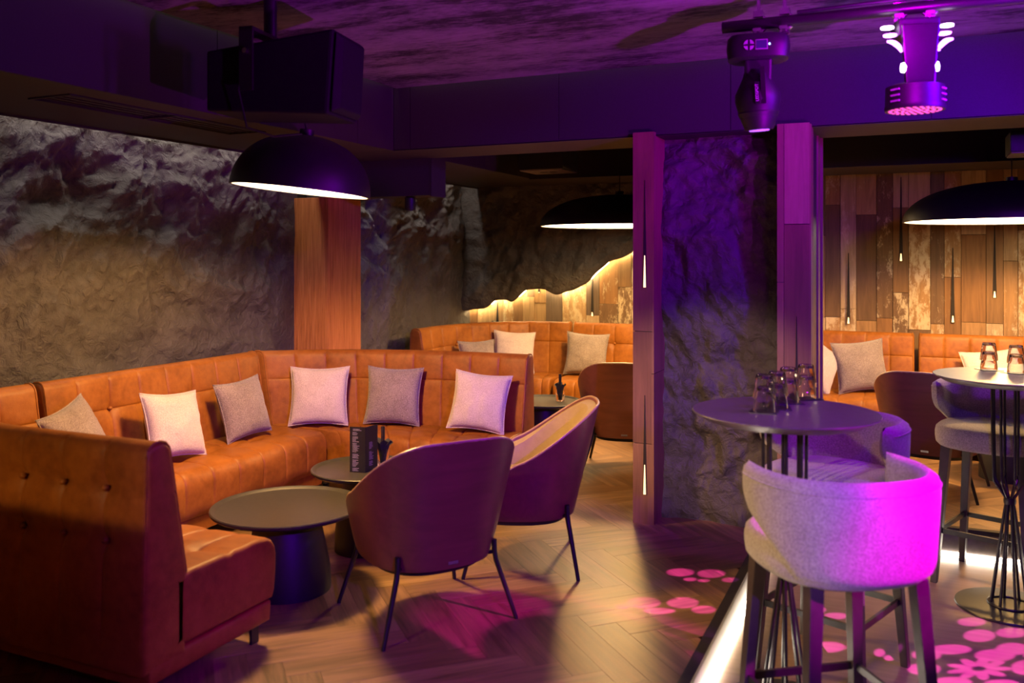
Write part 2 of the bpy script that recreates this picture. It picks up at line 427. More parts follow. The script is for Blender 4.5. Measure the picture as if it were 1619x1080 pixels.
struct(MB().box((STEP_X, YF, -0.05), (XR, STEP_Y, 0.0)).build('floor_lower', 'pale_floor', smooth=0), 'lower pale wood floor beside the step')

# shell
struct(MB().box((XL-0.3, YF, -0.05), (XL-0.14, YB+0.3, 2.95)).build('wall_left', 'dark_wall', smooth=0), 'left wall')
wl = bpy.data.objects['wall_left']
struct(MB().box((XR, YF, -0.05), (XR+0.12, YB+0.3, 2.95)).build('wall_right', 'dark_wall', smooth=0), 'dark right wall')
struct(MB().box((XL-0.3, YF-0.12, -0.05), (XR+0.12, YF, 2.95)).build('wall_front', 'dark_wall', smooth=0), 'dark wall behind the viewer')
wb = struct(MB().box((XL-0.3, YB, -0.05), (XR+0.12, YB+0.12, 2.95)).build('wall_back', 'slot_dark', smooth=0), 'back wall of reclaimed boards')
slab = struct(MB().box((XL-0.3, YF, 2.9), (XR+0.12, YB+0.12, 3.0)).build('ceiling_slab', 'dark_ceiling', smooth=0), 'structural ceiling above')
struct(MB().box((SOF_X+0.035, YF, ZC), (XR, BEAM_Y0-0.035, ZC+0.02)).build('ceiling', 'weathered_ceiling', smooth=0), 'weathered streaked ceiling of the front room')
struct(MB().box((SOF_X, BEAM_Y1, ZC), (XR, 7.2, ZC+0.02)).build('ceiling_lounge', 'dark_ceiling', smooth=0), 'dark ceiling of the back lounge')

# soffits and beam, clad in panels
def panels(parent, horiz, a0, cuts, fixed, z0, z1, th=0.008, gap=0.004, sgn=1):
    for a, b in zip(cuts[:-1], cuts[1:]):
        m = MB()
        if horiz: m.box((a+gap/2, fixed-th if sgn > 0 else fixed, z0), (b-gap/2, fixed if sgn > 0 else fixed+th, z1))
        else: m.box((fixed if sgn > 0 else fixed-th, a+gap/2, z0), (fixed+th if sgn > 0 else fixed, b-gap/2, z1))
        m.build('panel', 'soffit_panel', parent, smooth=0)
so = struct(MB().box((-3.99, YF, ZS+0.006), (SOF_X-0.008, 8.05, 2.9)).build('trim_1', 'soffit_panel', smooth=0), 'boxed soffit along the left wall')
panels(so, False, 0, [YF, 0.93, 2.13, 3.33, 4.53, BEAM_Y0-0.008], SOF_X-0.008, ZS, ZC+0.06)
panels(so, False, 0, [BEAM_Y1, 6.3, 7.2], SOF_X-0.008, ZS, ZC)
for a, b in ((YF, 0.93), (0.93, 2.13), (2.13, 4.95), (4.95, 8.05)):
    if b == 4.95: continue
    MB().box((-3.98, a+0.002, ZS), (SOF_X-0.01, b-0.002, ZS+0.006)).build('panel', 'soffit_panel', so, smooth=0)
MB().box((-3.98, 2.132, ZS), (-3.51, 4.948, ZS+0.006)).box((-3.25, 2.132, ZS), (SOF_X-0.01, 4.948, ZS+0.006)).box((-3.51, 2.132, ZS), (-3.25, 2.64, ZS+0.006)).box((-3.51, 3.89, ZS), (-3.25, 4.948, ZS+0.006)).build('panel', 'soffit_panel', so, smooth=0)
MB().box((-3.995, YF, ZS-0.012), (-3.98, 8.05, ZS+0.09)).build('lip', 'soffit_panel', so, smooth=0)
be = struct(MB().box((SOF_X, BEAM_Y0, ZS+0.006), (XR, BEAM_Y1, 2.9)).build('trim_2', 'soffit_panel', smooth=0), 'ceiling beam between the front room and the back lounge')
xs_ = [px(u, 100, y=BEAM_Y0).x for u in (650, 885, 1156, 1473)]
panels(be, True, 0, [SOF_X] + xs_ + [1.35, XR], BEAM_Y0, ZS, ZC+0.06)
MB().box((SOF_X, BEAM_Y0-0.008, ZS-0.002), (XR, BEAM_Y1, ZS+0.004)).build('panel', 'soffit_panel', be, smooth=0)
bs = struct(MB().box((SOF_X-0.01, 7.2, ZS), (XR, 8.0, 2.9)).build('trim_3', 'soffit_panel', smooth=0), 'boxed soffit along the back wall')
panels(bs, True, 0, [SOF_X, -1.9, -0.7, 0.5, 1.7, XR], 7.2, ZS-0.01, ZC)
hd = struct(MB().box((-4.15, 5.43, 2.12), (-3.08, 5.62, 2.4)).build('trim_4', 'soffit_panel', smooth=0), 'boxed header over the wooden post')
MB().box((-3.082, 5.425, 2.112), (-3.07, 5.63, 2.4)).build('end_panel', 'soffit_panel', hd, smooth=0)

# linear air grille in the soffit
gr = thing('air_grille', 'long recessed black slot grille in the left soffit', 'grille', (-3.38, 3.265, ZS))
MB().box((-0.13, -0.62, 0.02), (0.13, 0.62, 0.03)).build('back_plate', 'slot_dark', gr, smooth=0)
fm = MB()
for a, b, c, d in ((-0.13, -0.115, -0.625, 0.625), (0.115, 0.13, -0.625, 0.625), (-0.115, 0.115, -0.625, -0.61), (-0.115, 0.115, 0.61, 0.625), (-0.115, 0.115, -0.008, 0.008)):
    fm.box((a, c, -0.006), (b, d, 0.014))
fm.build('frame', 'soffit_panel', gr, smooth=0)
for k in range(4):
    MB().box((-0.09+k*0.05, -0.61, 0.002), (-0.083+k*0.05, 0.61, 0.016)).build('slat', 'black_metal', gr, smooth=0)

# faux rock
def rock_h(a, b, seed, amp):
    p = Vector((a, b, seed)); q = p+noise.noise_vector(p*1.1)*0.32+noise.noise_vector(p*3.7)*0.06
    h = -noise.turbulence(q*1.15, 5, True, amplitude_scale=0.52, frequency_scale=2.05)
    r = noise.ridged_multi_fractal(Vector((q.x*1.9+q.y*1.0, q.y*2.3-q.x*0.9, seed+9)), 1.0, 2.1, 4, 1.0, 2.0)
    f = noise.fractal(q*7.5, 0.8, 2.0, 4)
    vd = noise.voronoi(Vector((q.x*4.2, q.y*3.4, seed)))[0]
    v2 = noise.voronoi(Vector((q.x*1.9+3, q.y*2.1, seed+5)))[0]
    fac = min(vd[1]-vd[0], 0.5); fa2 = min(v2[1]-v2[0], 0.6)
    return amp*(0.085*(h+0.75)+0.034*(r-1.0)+0.022*f+0.045*fac+0.06*fa2-0.03)
def relief(name, mat, parent, fpos, na, nb, a0, a1, b0, b1, seed, ampf):
    rows = []
    for j in range(nb+1):
        b = b0+(b1-b0)*j/nb
        rows.append([fpos(a0+(a1-a0)*i/na, b, rock_h(a0+(a1-a0)*i/na, b, seed, ampf(a0+(a1-a0)*i/na, b))) for i in range(na+1)])
    return MB().grid(rows).build(name, mat, parent, smooth=60, recalc=False)
ampw = lambda a, b: 0.42+0.75*sstep(1.05, 1.75, b+0.25*noise.noise(Vector((a, 0, 4))))-0.35*sstep(2.05, 2.5, b)
fade = lambda a: 1-0.85*sstep(5.0, 5.3, a)*(a < 5.5)
relief('rock_panel', 'rock', wl, lambda a, b, h: (XL-0.05+h, a, b), 310, 190, 1.6, 5.34, 0.14, 2.7, 3.0, lambda a, b: ampw(a, b)*fade(a))
relief('rock_panel', 'rock', wl, lambda a, b, h: (XL-0.05+h, a, b), 190, 190, 5.68, 8.16, 0.14, 2.7, 11.0, ampw)
po = struct(MB().box((-4.25, 5.30, PZ), (-3.86, 5.72, 2.12)).build('trim_5', 'rough_sawn_wood', smooth=0, bevel=0.006), 'rough-sawn orange wooden post on the left wall')

# rock column between the two openings, flanked by board-clad posts
co = struct(MB().box((-1.33, 5.17, 0.0), (-0.50, BEAM_Y1, ZS)).build('wall_column', 'dark_wall', smooth=0), 'rock-faced column between the two openings')
relief('rock_panel', 'rock', co, lambda a, b, h: (a, 5.12-h*0.8, b), 70, 200, -1.34, -0.60, 0.0, ZS+0.01, 23.0, lambda a, b: 1.2)
def drop(parent, loc, length, wbot=0.016, wtop=0.003, k=0.3):
    """a tapered slot drawn as a raised strip in shade colour, with a glowing rod at its lower end; faces -y"""
    x, y, z = loc
    s = MB().hexa([(x-wbot/2, y-0.003, z), (x+wbot/2, y-0.003, z), (x+wbot/2, y+0.004, z), (x-wbot/2, y+0.004, z)],
                  [(x-wtop/2, y-0.003, z+length), (x+wtop/2, y-0.003, z+length), (x+wtop/2, y+0.004, z+length), (x-wtop/2, y+0.004, z+length)]).build('slot_shade', 'slot_dark', parent, smooth=0)  # nothing is cut: the strip's dark colour is the slot's shade
    wm = wbot*0.6; wt = (wbot+(wtop-wbot)*k)*0.3
    MB().hexa([(x-wm/2, y-0.007, z+0.002), (x+wm/2, y-0.007, z+0.002), (x+wm/2, y-0.002, z+0.002), (x-wm/2, y-0.002, z+0.002)],
              [(x-wt/2, y-0.005, z+length*k), (x+wt/2, y-0.005, z+length*k), (x+wt/2, y-0.002, z+length*k), (x-wt/2, y-0.002, z+length*k)]).build('light_rod', 'drop_glow', s, smooth=0)
    return s
p1 = struct(MB().box((-1.445, 4.912, PZ), (-1.335, 5.3, 2.39)).build('trim_6', 'stained_wood', smooth=0), 'board-clad post left of the rock column')
for z0, z1 in ((PZ, 0.62), (0.622, 1.26), (1.262, 2.4)):
    MB().box((-1.451, 4.9, z0), (-1.34, 4.912, z1-0.002)).build('board', 'aged_board', p1, smooth=0)
for z0, z1 in ((PZ, 1.02), (1.022, 2.4)):
    MB().box((-1.34, 4.9, z0), (-1.328, 5.14, z1-0.002)).build('board', 'aged_board', p1, smooth=0)
for v0, v1 in ((455, 285), (782, 625)):
    a, b = px(1020, v0, y=4.9), px(1020, v1, y=4.9); drop(p1, (a.x, 4.9, a.z), b.z-a.z, 0.024, 0.003)
p2 = struct(MB().box((-0.645, 4.912, 0.0), (-0.487, 5.3, 2.39)).build('trim_7', 'stained_wood', smooth=0), 'board-clad post right of the rock column')
for z0, z1 in ((0.0, 1.0), (1.002, 1.55), (1.552, 2.4)):
    MB().box((-0.651, 4.896, z0), (-0.617, 4.912, z1-0.002)).build('board', 'aged_board', p2, smooth=0)
for z0, z1 in ((0.0, 1.86), (1.862, 2.4)):
    MB().box((-0.615, 4.9, z0), (-0.487, 4.912, z1-0.002)).build('board', 'aged_board', p2, smooth=0)
MB().box((-0.487, 4.9, 0.0), (-0.478, 5.02, 2.39)).build('board', 'aged_board', p2, smooth=0)
MB().box((-0.52, 5.3, 0.0), (-0.478, BEAM_Y1, ZS)).box((-0.52, BEAM_Y1-0.01, 0.0), (-0.465, BEAM_Y1+0.03, ZS)).build('jamb', 'aged_board', p2, smooth=0)
MB().box((-0.515, 5.02, 0.0), (-0.496, 5.3, ZS)).build('recess_panel', 'black_metal', p2, smooth=0)
drop(p2, (px(1260, 645, y=4.9).x, 4.9, 0.95), 0.42, 0.016, 0.003)

# the back wall: upright reclaimed boards of uneven width, length and thickness
ed = [px(u/2.7+560, 0, y=YB-0.02).x for u in (527, 587, 637, 680, 722, 770, 820, 890, 992, 1048, 1128, 1185)]
er = [px(u/2.571+1220, 0, y=YB-0.02).x for u in (200, 220, 280, 345, 428, 494, 558, 647, 703, 772, 873, 943, 1003)]
xs = [ed[0]-0.3, ed[0]-0.15]+ed
while xs[-1] < er[0]-0.22: xs.append(xs[-1]+random.uniform(0.13, 0.2))
xs += er
while xs[-1] < 2.5: xs.append(xs[-1]+random.uniform(0.13, 0.2))
BZ = {er[5]: 1.38, er[1]: 1.16, er[4]: 1.16, er[10]: 1.14, ed[5]: 1.22, ed[4]: 1.28}
for a, b in zip(xs[:-1], xs[1:]):
    zz = [PZ]; cut = BZ.get(a)
    while True:
        nx = zz[-1]+random.uniform(0.7, 1.5) if not (cut and len(zz) == 1) else cut
        if nx > 2.2: break
        zz.append(nx)
    zz.append(2.47)
    for z0, z1 in zip(zz[:-1], zz[1:]):
        th = random.uniform(0.014, 0.03)
        MB().box((-(b-a)/2+0.0015, -th, 0.0015), ((b-a)/2-0.0015, 0, z1-z0-0.0015)).build('plank', 'reclaimed_wood', wb, smooth=0, bevel=0.002).location = ((a+b)/2, YB, z0)
DR = [(787, 515, 478), (937, 500, 432), (853, 463, 452), (1425, 413, 280), (1342, 512, 400), (1507, 510, 392), (1573, 471, 358)]
for u, v0, v1 in DR:
    a, b = px(u, v0, y=YB-0.032), px(u, v1, y=YB-0.032)
    drop(wb, (a.x, YB-0.033, a.z), max(b.z-a.z, 0.06), 0.03, 0.006, 0.09)
# rock sheet over the boards, its wavy lower edge back-lit
cv = [(700, 497), (755, 489), (767, 487), (782, 476), (797, 475), (808, 477), (819, 469), (830, 460), (847, 457), (860, 458.5), (875, 465), (890, 464), (912, 456), (927, 447), (938, 435.5), (953, 422.6), (964, 413), (982, 408.5), (1003, 396), (1030, 370), (1060, 352), (1090, 318), (1130, 300), (1180, 262)]
cvp = [px(u, v, y=8.02) for u, v in cv]
cvs = catmull([(p_.x, p_.z, 0) for p_ in cvp], 140)
rows = []
NB = 70
for k in range(NB+3):
    row = []
    for p_ in cvs:
        jag = 0.012*noise.noise(Vector((p_.x*9, 0, 1)))
        zlo = p_.y+jag; ztop = 2.47
        if k == 0: row.append((p_.x, 8.10, zlo+0.012))
        elif k == 1: row.append((p_.x, 8.045, zlo))
        else:
            z = zlo+0.01+(ztop-zlo)*(k-2)/NB
            h = rock_h(p_.x, z, 31.0, 0.8)*min(1, (k-1)/6)
            row.append((p_.x, 8.02-h*0.9-0.02*min(1, (k-2)/5), z))
    rows.append(row)
MB().grid(rows).build('rock_panel', 'rock', wb, smooth=60)
MB().tube([(p_.x, 8.135, p_.y+0.03) for p_ in cvs[::2]], 0.008, 8).build('led_strip', 'led_edge', wb)

# ================================================================== FURNITURE
# ---- upholstered sofa modules, swept along a rear line and a front line
SEAM = 0.195
def sofa(name, label, rear, front, seams_off=0.0, rear_tuft=False, skip=2, phase=0, feet_front=(), piped=(True, True)):
    N = 240
    Rr = catmull([(a, b, 0) for a, b in rear], N); Fr = catmull([(a, b, 0) for a, b in front], N)
    mid = [(a+b)*0.5 for a, b in zip(Rr, Fr)]; mid2 = [a*0.75+b*0.25 for a, b in zip(Rr, Fr)]
    arc = [0]
    for i in range(N): arc.append(arc[-1]+(mid2[i+1]-mid2[i]).length)
    T = arc[-1]
    def at(s):
        lo, hi = 0, N
        while hi-lo > 1:
            m = (lo+hi)//2
            if arc[m] <= s: lo = m
            else: hi = m
        k = (s-arc[lo])/max(arc[hi]-arc[lo], 1e-9)
        return Rr[lo].lerp(Rr[hi], k), Fr[lo].lerp(Fr[hi], k)
    ncell = max(1, round(T/SEAM)); cell = T/ncell
    sk = [k*cell for k in range(1, ncell)]
    fr_ = [0, .02, .045, .1, .25, .5, .75, .9, .955, .98]
    rr = 0.022
    ss = {0.0, 0.003, 0.008, 0.014, rr, T, T-0.003, T-0.008, T-0.014, T-rr}
    for k in range(ncell):
        for f in fr_: ss.add(round((k+f)*cell, 5))
    ss = sorted(x for x in ss if -1e-6 <= x <= T+1e-6)
    def inset(s):
        d = min(s, T-s)
        return 0 if d >= rr else rr-math.sqrt(max(0, rr*rr-(rr-d)**2))
    def seamd(s): return min([abs(s-k) for k in sk]+[9])
    c0 = mid[N//2]; root = thing(name, label, 'sofa', (c0.x, c0.y, PZ)); off = (c0.x, c0.y, PZ)
    def prof_norm(P):
        n = len(P); out = []
        for i in range(n):
            a, b = P[i-1], P[(i+1) % n]; dx, dz = b[0]-a[0], b[1]-a[1]; l = math.hypot(dx, dz) or 1
            out.append((dz/l, -dx/l))
        return out
    def dense(P, step):
        out = []
        for i in range(len(P)):
            a, b = P[i], P[(i+1) % len(P)]; n = max(1, int(math.hypot(b[0]-a[0], b[1]-a[1])/step))
            for k in range(n): out.append((a[0]+(b[0]-a[0])*k/n, a[1]+(b[1]-a[1])*k/n))
        return out
    ROW = 0.715
    # profile runs rear-bottom -> front-bottom -> front-top -> over the top -> rear (normals point outwards)
    bp = [(0.01, 0.13), (0.20, 0.13), (0.205, 0.42)]
    for k in range(9):
        z = 0.46+k*0.05; bp.append((0.205-0.075*(z-0.42)/0.45, z))
    bp += [(0.126, 0.875), (0.112, 0.892), (0.09, 0.9), (0.06, 0.897), (0.04, 0.882), (0.03, 0.86)]
    bp = dense(bp, 0.03)
    extra = [(0.205-0.075*(z-0.42)/0.45, z) for z in (ROW-0.012, ROW-0.005, ROW, ROW+0.005, ROW+0.012)]
    bp2 = []; done = False
    for p_ in bp:
        if (not done) and p_[0] > 0.1 and p_[1] > ROW+0.014:
            while bp2 and bp2[-1][1] > ROW-0.016: bp2.pop()
            bp2 += extra; done = True
        bp2.append(p_)
    bp = bp2; bn = prof_norm(bp)
    btn = [sk[i] for i in range(len(sk)) if i % skip == phase % skip]
    def bdisp(s, q, z, isfront, isrear):
        g = 0
        if isfront:
            f = 1-0.0; sd = seamd(s)
            g += 0.0035*(1-math.exp(-(sd/0.03)**2)) - 0.006*math.exp(-(sd/0.005)**2)
            g -= 0.006*math.exp(-((z-ROW)/0.005)**2)*(1 if sd > 0 else 1)
            for b_ in btn:
                if abs(s-b_) < 0.12:
                    d2 = (s-b_)**2+(z-ROW)**2; g -= 0.022*math.exp(-d2/0.0012)
            g += 0.004*noise.noise(Vector((s*6, z*6, len(label))))
        if isrear and rear_tuft:
            sd = seamd(s); g += 0.006*(1-math.exp(-(sd/0.05)**2)) - 0.005*math.exp(-(sd/0.007)**2)
            for b_ in sk:
                if abs(s-b_) < 0.12:
                    for zr in (0.735, 0.555): g -= 0.02*math.exp(-((s-b_)**2+(z-zr)**2)/0.0012)
            for zr in (0.735, 0.555): g -= 0.005*math.exp(-((z-zr)/0.012)**2)
        return g
    def sweep(P, Nn, dispf, stretch):
        rows = []
        for s in ss:
            a, b = at(s); dv = b-a; D = dv.length; dv = dv/D; e = inset(s); row = []
            for (q, z), (nq, nz_) in zip(P, Nn):
                g = dispf(s, q, z)-e
                qq = q+nq*g; zz = z+nz_*g
                if stretch: qq = qq*D/0.68 if q > 0.3 else qq
                p_ = a+dv*qq; row.append((p_.x, p_.y, zz+PZ))
            rows.append(row)
        return MB().grid(rows, wrap=True, caps=True)
    sweep(bp, bn, lambda s, q, z: bdisp(s, q, z, q > 0.1 and z > 0.45 and z < 0.885, q < 0.05 and z > 0.2), False).build('backrest', 'leather', root, off=off, smooth=50)
    sp = [(0.14, 0.17), (0.66, 0.17), (0.675, 0.2), (0.68, 0.27), (0.68, 0.34), (0.673, 0.372), (0.655, 0.398), (0.63, 0.412), (0.56, 0.42), (0.14, 0.42)]
    sp = dense(sp, 0.028); sn = prof_norm(sp)
    def sdisp(s, q, z):
        g = 0
        if z > 0.2 and q > 0.2:
            sd = seamd(s)
            g += 0.004*(1-math.exp(-(sd/0.035)**2)) - 0.006*math.exp(-(sd/0.005)**2)
            if z > 0.4:
                g -= 0.008*math.exp(-((q-0.42)/0.012)**2)
                for b_ in sk:
                    if abs(s-b_) < 0.1: g -= 0.014*math.exp(-((s-b_)**2+(q-0.42)**2)/0.002)
            g += 0.005*noise.noise(Vector((s*5, q*7, z*7)))
        return g
    sweep(sp, sn, sdisp, True).build('seat', 'leather', root, off=off, smooth=50)
    rp = dense([(0.03, 0.085), (0.645, 0.085), (0.65, 0.165), (0.03, 0.165)], 0.12); rn = prof_norm(rp)
    sweep(rp, rn, lambda s, q, z: 0, True).build('base_rail', 'leather', root, off=off)
    # piping along both end edges of the backrest
    for s, ok in ((0.012, piped[0]), (T-0.012, piped[1])):
        if not ok: continue
        a, b = at(s); dv = (b-a).normalized()
        MB().tube([Vector((a.x, a.y, PZ))+Vector((dv.x*q, dv.y*q, z)) for q, z in bp if z > 0.4 and q > 0.0], 0.006, 6).build('piping', 'leather', root, off=off)
    bme = MB().lathe([(0.0001, -0.012), (0.009, -0.009), (0.0135, 0), (0.009, 0.009), (0.0001, 0.012)], 12).mesh('button', 'leather')
    for b_ in btn:
        a, b = at(b_); dv = (b-a).normalized(); p_ = a+dv*(0.205-0.075*(ROW-0.42)/0.45-0.017)
        inst('button', bme, root, (p_.x-off[0], p_.y-off[1], ROW))
    if rear_tuft:
        for b_ in sk:
            a, b = at(b_); dv = (b-a).normalized(); p_ = a+dv*0.036
            for zr in (0.735, 0.555): inst('button', bme, root, (p_.x-off[0], p_.y-off[1], zr))
    fme = MB().box((-0.006, -0.02, 0), (0.006, 0.02, 0.088)).box((-0.03, -0.02, 0.078), (0.03, 0.02, 0.088)).mesh('foot', 'black_metal', 0)
    for s in (0.07, T-0.07):
        a, b = at(s); dv = (b-a).normalized()
        for q in (0.06, (b-a).length-0.07):
            p_ = a+dv*q; inst('foot', fme, root, (p_.x-off[0], p_.y-off[1], 0), (0, 0, math.atan2(dv.y, dv.x)+PI/2))
    return root
sofa('sofa_module', 'tan leather sofa nearest the viewer, its tufted back turned this way', [(-2.31, 2.15), (-2.75, 2.15), (-3.2, 2.17), (-3.72, 2.35), (-4.02, 2.7), (-4.05, 3.0)], [(-2.31, 2.83), (-2.62, 2.83), (-2.95, 2.84), (-3.22, 2.87), (-3.36, 2.94), (-3.37, 3.0)], rear_tuft=True, skip=2)
sofa('sofa_module', 'tan leather sofa back to back with the nearest one', [(-4.0, 1.62), (-3.2, 1.62), (-2.31, 1.62)], [(-4.0, 0.95), (-3.2, 0.95), (-2.31, 0.95)], skip=2)
sofa('sofa_module', 'straight tan leather sofa module along the rock wall', [(-4.05, 3.025), (-4.05, 3.8), (-4.05, 4.62)], [(-3.37, 3.025), (-3.37, 3.8), (-3.37, 4.62)], skip=3, phase=1)
sofa('sofa_module', 'curved tan leather corner sofa beside the orange wooden post', [(-4.05, 4.65), (-3.76, 4.9), (-3.40, 5.10), (-2.88, 5.25), (-2.22, 5.30)], [(-3.37, 4.65), (-3.23, 4.655), (-3.02, 4.66), (-2.66, 4.66), (-2.22, 4.66)], skip=3, phase=1)
sofa('sofa_module', 'curved tan leather sofa in the far lounge corner', [(-3.99, 6.62), (-3.98, 7.08), (-3.80, 7.56), (-3.42, 7.93), (-2.96, 8.03)], [(-3.32, 6.62), (-3.31, 6.95), (-3.24, 7.18), (-3.1, 7.33), (-2.96, 7.36)], skip=3, phase=2)
for x0, x1, lb, ph in ((-2.93, -1.47, 'straight tan leather sofa module under the wavy lit rock edge', 1), (-1.44, 0.03, 'tan leather sofa module right of the rock column by the board wall', 2), (0.06, 1.75, 'tan leather sofa module behind the far bar table by the board wall', 1)):
    sofa('sofa_module', lb, [(x0, 8.03), ((x0+x1)/2, 8.03), (x1, 8.03)], [(x0, 7.36), ((x0+x1)/2, 7.36), (x1, 7.36)], skip=3, phase=ph)

# ---- cushions
def cushion(label, mat, loc, rz, lean, roll=0.0, size=0.40, seed=0, thick=0.07):
    n = 22; top = []; bot = []
    for j in range(n+1):
        for i in range(n+1):
            u, v = -1+2*i/n, -1+2*j/n
            e = (1-u*u)*(1-v*v)
            tt = thick*max(e, 0)**0.42*(1+0.12*noise.noise(Vector((u*2.2, v*2.2, seed))))
            tt += 0.006*noise.noise(Vector((u*6, v*6, seed+3)))*min(1, e*4)
            cx = size/2*u*(1-0.10*(1-v*v)*abs(u)); cz = size/2*v*(1-0.10*(1-u*u)*abs(v))
            cz -= 0.02*(1-u*u)*(v < 0)*(-v)*0
            top.append((cx, -tt, cz)); bot.append((cx, tt, cz))
    m = MB(); N1 = n+1
    idx = lambda i, j: j*N1+i
    fs = []
    for j in range(n):
        for i in range(n): fs.append((idx(i, j), idx(i+1, j), idx(i+1, j+1), idx(i, j+1)))
    k = N1*N1
    border = set()
    bmap = {}
    vs = list(top)
    for j in range(N1):
        for i in range(N1):
            if i in (0, n) or j in (0, n): bmap[idx(i, j)] = idx(i, j)
            else: bmap[idx(i, j)] = len(vs); vs.append(bot[idx(i, j)])
    fs += [tuple(bmap[q] for q in f[::-1]) for f in fs[:n*n]]
    m.add(vs, fs)
    o = m.build('cushion', mat, smooth=80)
    o.location = loc; o.rotation_euler = (Matrix.Rotation(rz, 4, 'Z') @ Matrix.Rotation(lean, 4, 'X') @ Matrix.Rotation(roll, 4, 'Y')).to_euler()
    # seam around the edge
    pth = []
    for q in range(4*n):
        sd, r = divmod(q, n)
        ij = [(r, 0), (n, r), (n-r, n), (0, n-r)][sd]; pth.append(top[idx(*ij)])
    MB().tube(pth, 0.0035, 6, closed=True).build('edge_seam', mat, o)
    return tag(o, label, 'cushion', None)
LEAN = R_(-13)
SZ = PZ+0.43
def cush(label, mat, x, y, face, roll=0, size=0.40, seed=0, lean=LEAN, dz=0):
    # face: direction in degrees that the front looks to
    z = SZ+size*0.5*0.97+dz
    cushion(label, mat, (x, y, z), R_(face+90), lean, R_(roll), size, seed)
cush('taupe cushion half hidden behind the nearest sofa back', 'taupe_fabric', -3.68, 3.04, 18, -10, 0.40, 1, R_(-24), 0.0)
cush('cream cushion on the straight sofa by the rock wall', 'cream_fabric', -3.665, 3.63, -4, 5, 0.37, 2, R_(-20))
cush('taupe cushion beside the corner joint of the front sofa', 'taupe_fabric', -3.70, 4.22, -6, -4, 0.36, 3, R_(-16))
cush('cream cushion left of the taupe one on the curved corner sofa', 'cream_fabric', -3.52, 4.735, -62, 0, 0.385, 4)
cush('taupe cushion between two cream ones on the curved corner sofa', 'taupe_fabric', -3.09, 4.955, -75, 1, 0.38, 5)
cush('cream cushion at the free end of the curved corner sofa', 'cream_fabric', -2.475, 4.985, -78, 5, 0.375, 6, R_(-18))
cush('taupe cushion mostly hidden at the left of the far lounge sofa', 'taupe_fabric', -3.60, 7.22, -35, 0, 0.38, 7, LEAN, -0.04)
cush('cream cushion in the far lounge corner', 'cream_fabric', -3.41, 7.6, -58, 4, 0.40, 8, LEAN)
cush('taupe cushion on the far lounge sofa under the wavy rock edge', 'taupe_fabric', -2.73, 7.72, -80, 3, 0.40, 9)
cush('taupe cushion leaning on the sofa right of the rock column', 'taupe_fabric', -0.37, 7.72, -70, -6, 0.42, 10)
cush('cream cushion partly hidden by the right post', 'cream_fabric', -0.70, 7.55, -42, 38, 0.42, 11, R_(-20), 0.02)
cush('cream cushion behind the glasses on the far bar table', 'cream_fabric', 0.60, 7.72, -85, -8, 0.44, 12, R_(-25), -0.04)

# ---- lounge chair with a wrap-round plywood shell
TH = R_(128)
def c_rim(a):
    u = min(abs(a)/TH, 1); g = 1-0.06*u-0.60*sstep(0.12, 1.05, u)
    return 0.265+0.535*g*max(0.0, 1-u**10)**0.5
def c_plan(a, z, off):
    k = max(0.0, (z-0.265)/0.535)
    w = 0.265+0.115*k**0.8-off; rb = 0.275+0.125*k-off; fr = 0.30+0.03*k-off
    ca, sa = math.cos(a), math.sin(a); e = 2.0/2.5
    x = w*math.copysign(abs(sa)**e, sa)
    yy = -(rb if ca > 0 else fr)*math.copysign(abs(ca)**e, ca)
    return x, yy
def c_surf(off, zlo, rimdrop, na=48, nb=14, amax=TH):
    rows = []
    for j in range(nb+1):
        row = []
        for i in range(na+1):
            a = -amax+2*amax*i/na; z = zlo+(max(c_rim(a)-rimdrop, zlo+0.002)-zlo)*j/nb
            x, y = c_plan(a, z, off); row.append((x, y, z))
        rows.append(row)
    return rows
def shell_mb(o1, o2, zlo, drop1, drop2, amax=TH):
    A = c_surf(o1, zlo, drop1, amax=amax); B = c_surf(o2, zlo, drop2, amax=amax); m = MB()
    na = len(A[0]); nb = len(A)
    m.grid(A); m.grid(B); k = na*nb; id_ = lambda s, j, i: s*k+j*na+i; fs = []
    for i in range(na-1):
        for j in (0, nb-1): fs.append((id_(0, j, i), id_(0, j, i+1), id_(1, j, i+1), id_(1, j, i)))
    for j in range(nb-1):
        for i in (0, na-1): fs.append((id_(0, j, i), id_(0, j+1, i), id_(1, j+1, i), id_(1, j, i)))
    m.f += fs
    return m
